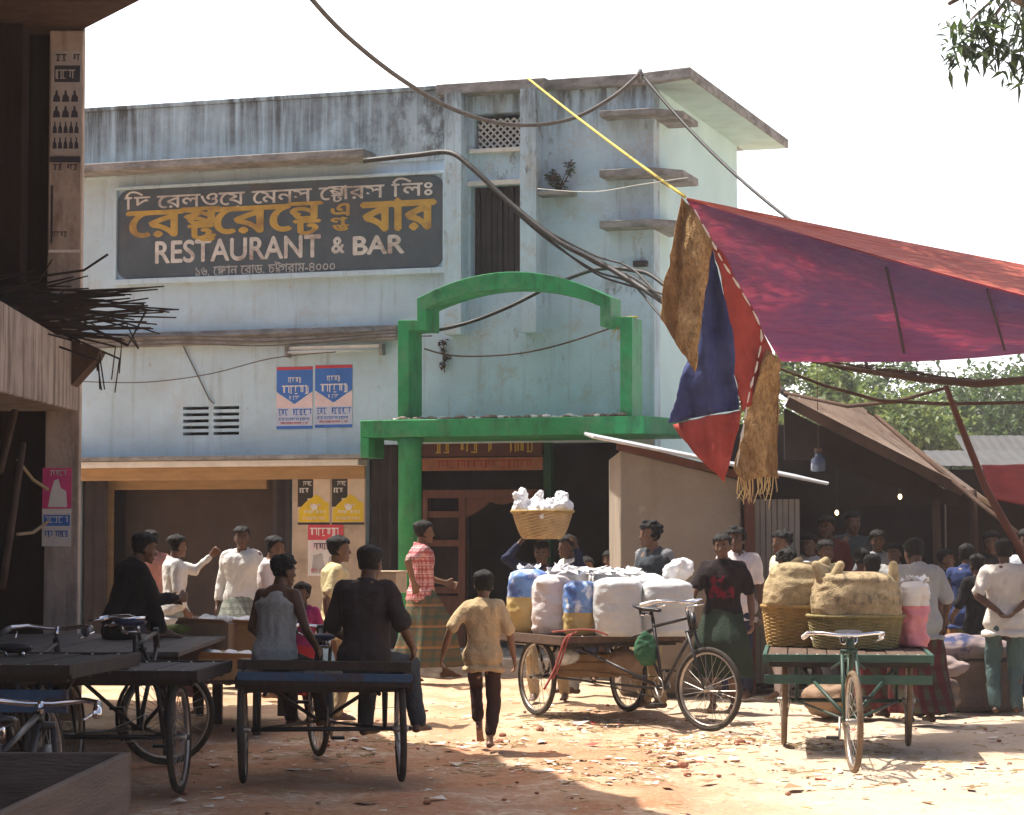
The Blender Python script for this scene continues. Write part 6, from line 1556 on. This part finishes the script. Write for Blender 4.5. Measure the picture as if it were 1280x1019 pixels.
# --- in front of the dark shop
person('person squatting in black clothes on the plank platform beside the pillar', wx(150, 18.4), 18.4, -62, 1.66, C_black, ('trousers', C_black), lean=26, hip=.735+.10, feet={'l': (-.14, .36, .735+.07), 'r': (.16, .30, .735+.07)}, arms={'l': (.06, .34, -.26), 'r': (-.06, .36, -.24)}, sleeves=.95, hem=0, hyaw=8, knee={'l': (-.4, .6, 1), 'r': (.4, .6, 1)}, skin=1)
person('person in a dusty pink shirt standing in the shop doorway behind the man in black', wx(190, 24.4), 24.4, 165, HD(660, 24.4), C_pink, ('trousers', C_navy), sleeves=.4, skin=1)
person('person in a long white shirt pointing with an outstretched arm', wx(219, 23.4), 23.4, -70, HD(666, 23.4), C_white, ('lungi', C_palelungi), arms={'r': (.04, .10, -.51), 'l': (.12, .43, .10)}, sleeves=.95, hem=-.22, hyaw=-8, curl=(60, 20), skin=0, poles={'l': (-.3, -.3, -1)})
person('person in a white shirt and grey checked lungi facing the street before the shop', wx(303, 24.2), 24.2, 172, HD(655, 24.2), C_white, ('lungi', C_lungigrey), sleeves=.9, hem=-.20, skin=1, hyaw=-15, fat=1.04)
person('person with a moustache in a pale pink shirt holding his hands together before the shop', wx(340, 22.3), 22.3, -105, HD(667, 22.3), C_whitepink, ('trousers', C_grey), sleeves=.85, hem=-.06, arms={'l': (.10, .26, -.30), 'r': (-.10, .27, -.28)}, beard=True, skin=0, hpitch=6)
person('child in a magenta dress partly hidden behind the man in the grey vest', wx(380, 19.2), 19.2, 150, 1.16, C_magenta, ('lungi', C_red), hs=1.15, sleeves=.3, skin=1, lowlen=.25)
person('child squatting behind the cartons with only the head showing', wx(240, 20.6), 20.6, 170, 1.30, C_pink, ('trousers', C_brownpants), hip=.24, lean=30, feet={'l': (-.14, .22, .06), 'r': (.14, .22, .06)}, arms={'l': (0, .3, -.2), 'r': (0, .3, -.2)}, hs=1.12, skin=0, knee={'l': (-.3, .8, 1), 'r': (.3, .8, 1)})
# --- seated pair on the shaded tricycle
person('person in a grey vest sitting on the left end of the shaded tricycle bed', wx(345, 15.35), 15.35, -30, 1.44, C_ltgrey, ('trousers', C_dkgrey), hip=.66+.10, lean=10, hyaw=25, feet={'l': (-.16, .42, .32), 'r': (.06, .46, .33)}, arms={'l': (-.06, .22, -.40), 'r': (.07, .20, -.42)}, tank=True, hem=-.05, hair='bushy', skin=1)
person('person in a charcoal short sleeved shirt sitting with his back to the street', wx(456, 15.0), 15.0, -22, 1.58, C_dkgrey, ('trousers', C_slate), hip=.66+.10, lean=9, hyaw=4, feet={'l': (-.18, .40, .30), 'r': (.20, .40, .33)}, arms={'l': (-.04, .22, -.38), 'r': (.10, .18, -.40)}, sleeves=.5, hem=-.05, skin=1, fat=1.06)
cr = person('person in a cream short sleeved shirt carrying a carton before the cream pillar', wx(420, 19.6), 19.6, -78, HD(667, 19.6), C_cream, ('trousers', C_khaki), sleeves=.42, hem=-.14, arms={'r': (.10, -.08, -.50), 'l': (-.02, .38, -.28)}, hair='short', skin=0, hyaw=5)
t = thing('carton', 'flat tan carton held out by the man in the cream shirt', 'box', (wx(484, 19.75), 19.75, wz(741, 19.75)), radians(-14)); m = MB(); m.box((-.13, -.16, 0), (.13, .16, .17)); m.build('box', pm('tan_carton', (.46, .35, .24), .85, .15, 4, .2), t, bevel=.006); m = MB(); m.box((-.136, -.166, .171), (.136, .166, .185)); m.build('lid', MATS['tan_carton'], t, bevel=.003)
person('person in a red plaid shirt with a hand on his hip by the green column', wx(527, 24.9), 24.9, -76, HD(648, 24.9), C_redplaid, ('lungi', C_lungigreen), arms={'r': (.10, -.12, -.34), 'l': (.0, .30, -.34)}, poles={'r': (1, -1.2, 0), 'l': (-.4, -.6, -1)}, sleeves=.42, hem=-.10, feet={'l': (-.10, .30, .07), 'r': (.12, -.18, .075)}, lowlen=.16, skin=0)
b_ = gnd(604, 938)
person('child in a tan short sleeved shirt walking away barefoot between the two tricycles', b_.x, b_.y, -4, HD(717, b_.y) + .02, C_tan, ('trousers', C_brownpants), hs=1.12, sleeves=.5, hem=-.14, feet={'l': (-.045, .20, .16), 'r': (.05, -.05, .075), 'lp': 35}, arms={'l': (-.22, -.02, -.45), 'r': (.13, .06, -.50)}, lowlen=.80, skin=2, lean=3)
# --- round the centre tricycle
person('porter in a dark blue shirt steadying the basket on his head with both hands', wx(678, 21.95), 21.95, 170, 1.52, C_navy, ('trousers', C_khaki), arms={'l': (-.20, -.02, .25), 'r': (.08, .02, .30)}, poles={'l': (-1, .6, -.3), 'r': (1, .8, -.3)}, sleeves=.92, hem=-.08, curl=(35, 35), hpitch=8, skin=1, feet={'l': (-.22, .02, .075), 'r': (.06, .1, .075)}, hair='short')
person('person in a white shirt half hidden behind the porter with the basket', wx(712, 22.9), 22.9, 120, 1.58, C_white, ('trousers', C_grey), sleeves=.4, skin=1)
person('child whose face looks over the sacks just right of the porter', wx(733, 24.6), 24.6, 175, HD(696, 24.6), C_pink, ('trousers', C_navy), hs=1.1, skin=2)
person('child standing in the dark doorway behind the white sacks', wx(762, 25.6), 25.6, 178, HD(688, 25.6), C_dkred2, ('trousers', C_brownpants), hs=1.1, skin=1)
person('youth in a grey sleeved dark shirt looking over the white sacks from behind', wx(816, 21.0), 21.0, 128, HD(651, 21.0) + .02, C_slate, ('trousers', C_khaki), sleeves=.55, slv_mat=C_grey, hyaw=12, hem=-.1, hair='bushy', skin=0)
person('person in a black and dark red printed shirt holding the centre tricycle by its handlebar', wx(903, 20.7), 20.7, 165, HD(664, 20.7), C_darkred, ('lungi', C_dkgreen), sleeves=.45, hem=-.16, arms={'r': (.14, .30, -.42), 'l': (-.12, .06, -.50)}, skin=0, lowlen=.30, fat=1.03, hair='short')
person('person in a pink shirt standing close behind the man in the printed shirt', wx(921, 22.3), 22.3, 160, HD(656, 22.3), C_whitepink, ('trousers', C_navy), sleeves=.4, skin=1, hair='bushy')
# --- between the mud shed and the loaded green tricycle
person('young person in a lilac shirt and brown green lungi beside the reddish door post', wx(957, 23.7), 23.7, 125, HD(684, 23.7), C_lilac, ('lungi', C_lungigreen), sleeves=.5, skin=1, hem=-.18)
person('person in a cream shirt and white trousers standing sideways behind the straw basket', wx(980, 22.3), 22.3, 118, HD(660, 22.3), cloth('off_white', (.66, .59, .46)), ('trousers', cloth('white_trouser', (.60, .52, .50))), sleeves=.45, hem=-.16, skin=0, hair='bushy', feet={'l': (-.12, .14, .07), 'r': (.12, -.08, .07)})
person('person bending low in a white shirt behind the jute covers', wx(1045, 21.4), 21.4, 88, 1.64, C_whiteblue, ('trousers', C_slate), lean=68, sleeves=.9, arms={'l': (-.1, .30, -.36), 'r': (.08, .26, -.4)}, skin=1, hair='bushy')
person('person in a dark red shirt inside the shed under the lit bulb', wx(1034, 25.8), 25.8, 150, HD(642, 25.8), C_dkred2, ('trousers', C_brownpants), skin=1)
person('person in a slate shirt facing out of the shed, beside the dark red shirt', wx(1064, 26.0), 26.0, -170, HD(636, 26.0), C_slate, ('trousers', C_brownpants), skin=1)
person('person in a black shirt and maroon lungi standing just behind the stamped jute cover', wx(1094, 19.9), 19.9, 20, HD(690, 19.9), C_black, ('lungi', C_maroon), skin=1, lean=8)
person('person in a grey shirt with his back turned, right behind the pink bag', wx(1148, 19.35), 19.35, 8, HD(668, 19.35), C_ltgrey, ('lungi', C_maroon), sleeves=.5, lean=12, hpitch=14, arms={'l': (-.02, .26, -.36), 'r': (.12, .14, -.46)}, skin=1, fat=1.05, hair='short')
person('person in a dark blue shirt turned away from the street by the cloth stall', wx(1207, 22.2), 22.2, -15, HD(677, 22.2), C_blue, ('lungi', C_orange), sleeves=.1, skin=1, lean=6)
person('person in a white shirt and teal trousers with hands behind him at the right edge', wx(1254, 20.4), 20.4, -6, HD(671, 20.4), cloth('street_white', (.66, .61, .55)), ('trousers', C_teal), sleeves=.45, hem=-.14, arms={'l': (.10, -.14, -.38), 'r': (-.10, -.16, -.38)}, poles={'l': (-1, -.3, 0), 'r': (1, -.3, 0)}, skin=1, fat=1.08)
person('person in a dark shirt standing deep in the stall between the shed posts', wx(1238, 23.6), 23.6, 170, 1.62, C_dkgrey, ('trousers', C_brownpants), skin=1)
person('person in a white collared shirt cut off by the edge of the picture', wx(1284, 21.6), 21.6, 160, 1.64, C_whiteblue, ('trousers', C_navy), skin=1, sleeves=.5)

# --- more of the crowd packed at the right
for px, d, yt, hd, sh, lw, lab in [
    (1012, 23.4, 664, 140, C_white, C_brownpants, 'person in a white shirt glimpsed between the cream shirt and the bending man'),
    (1078, 22.6, 683, 30, C_dkred2, C_slate, 'person in a dark red shirt turned away, just behind the black shirted one'),
    (1118, 23.4, 676, 165, C_ltgrey, C_brownpants, 'person in a light grey shirt glimpsed left of the grey shirted back'),
    (1178, 23.2, 684, -120, C_navy, C_brownpants, 'person in a navy shirt standing in the shade by the first shed post'),
    (1222, 21.3, 690, 20, C_black, C_lungigreen, 'person in a black shirt pressed between the dark blue and the white shirt'),
    (1096, 25.0, 660, 170, C_grey, C_brownpants, 'person in a grey shirt deep inside the shed, right of the slate shirt'),
    (1140, 21.6, 674, 150, C_whitepink, C_slate, 'person in a pale pink shirt facing the street, behind the grey shirted back'),
    (1030, 22.3, 672, -150, C_cream, C_brownpants, 'person in a yellowish cream shirt crowding in behind the jute covers'),
    (942, 24.6, 676, 150, C_pink, C_brownpants, 'person in a dusty pink shirt deep in the gap by the door post')]:
    person(lab, wx(px, d), d, hd, HD(yt, d), sh, ('trousers', lw), sleeves=.5, skin=1, hair='bushy' if px % 3 == 0 else 'short', hyaw=(px % 40) - 20, arms={'l': (-.05, .22, -.38), 'r': (.09, .12, -.48)})
bundle('heap of grey and pink cloth spilling off the front of the counter', (wx(1180, 20.5), 20.5, .30), .20, .16, .09, pm('pinkish_grey_cloth', (.30, .23, .22), .9, .25, 4, .5, 18), 16, name='cloth_heap', cat='cloth', lump=.08)
bundle('dark sack slumped on the ground in front of the cloth counter', (wx(1165, 20.2), 20.2, 0), .22, .18, .17, MATS['dun_sacking'], 18, name='slumped_sack', cat='sack', lump=.08)
bundle('low brown sack slumped under the green tricycle bed', (wx(1040, 20.0), 20.0, 0), .26, .2, .15, M_card2, 19, name='slumped_sack', cat='sack', lump=.08)
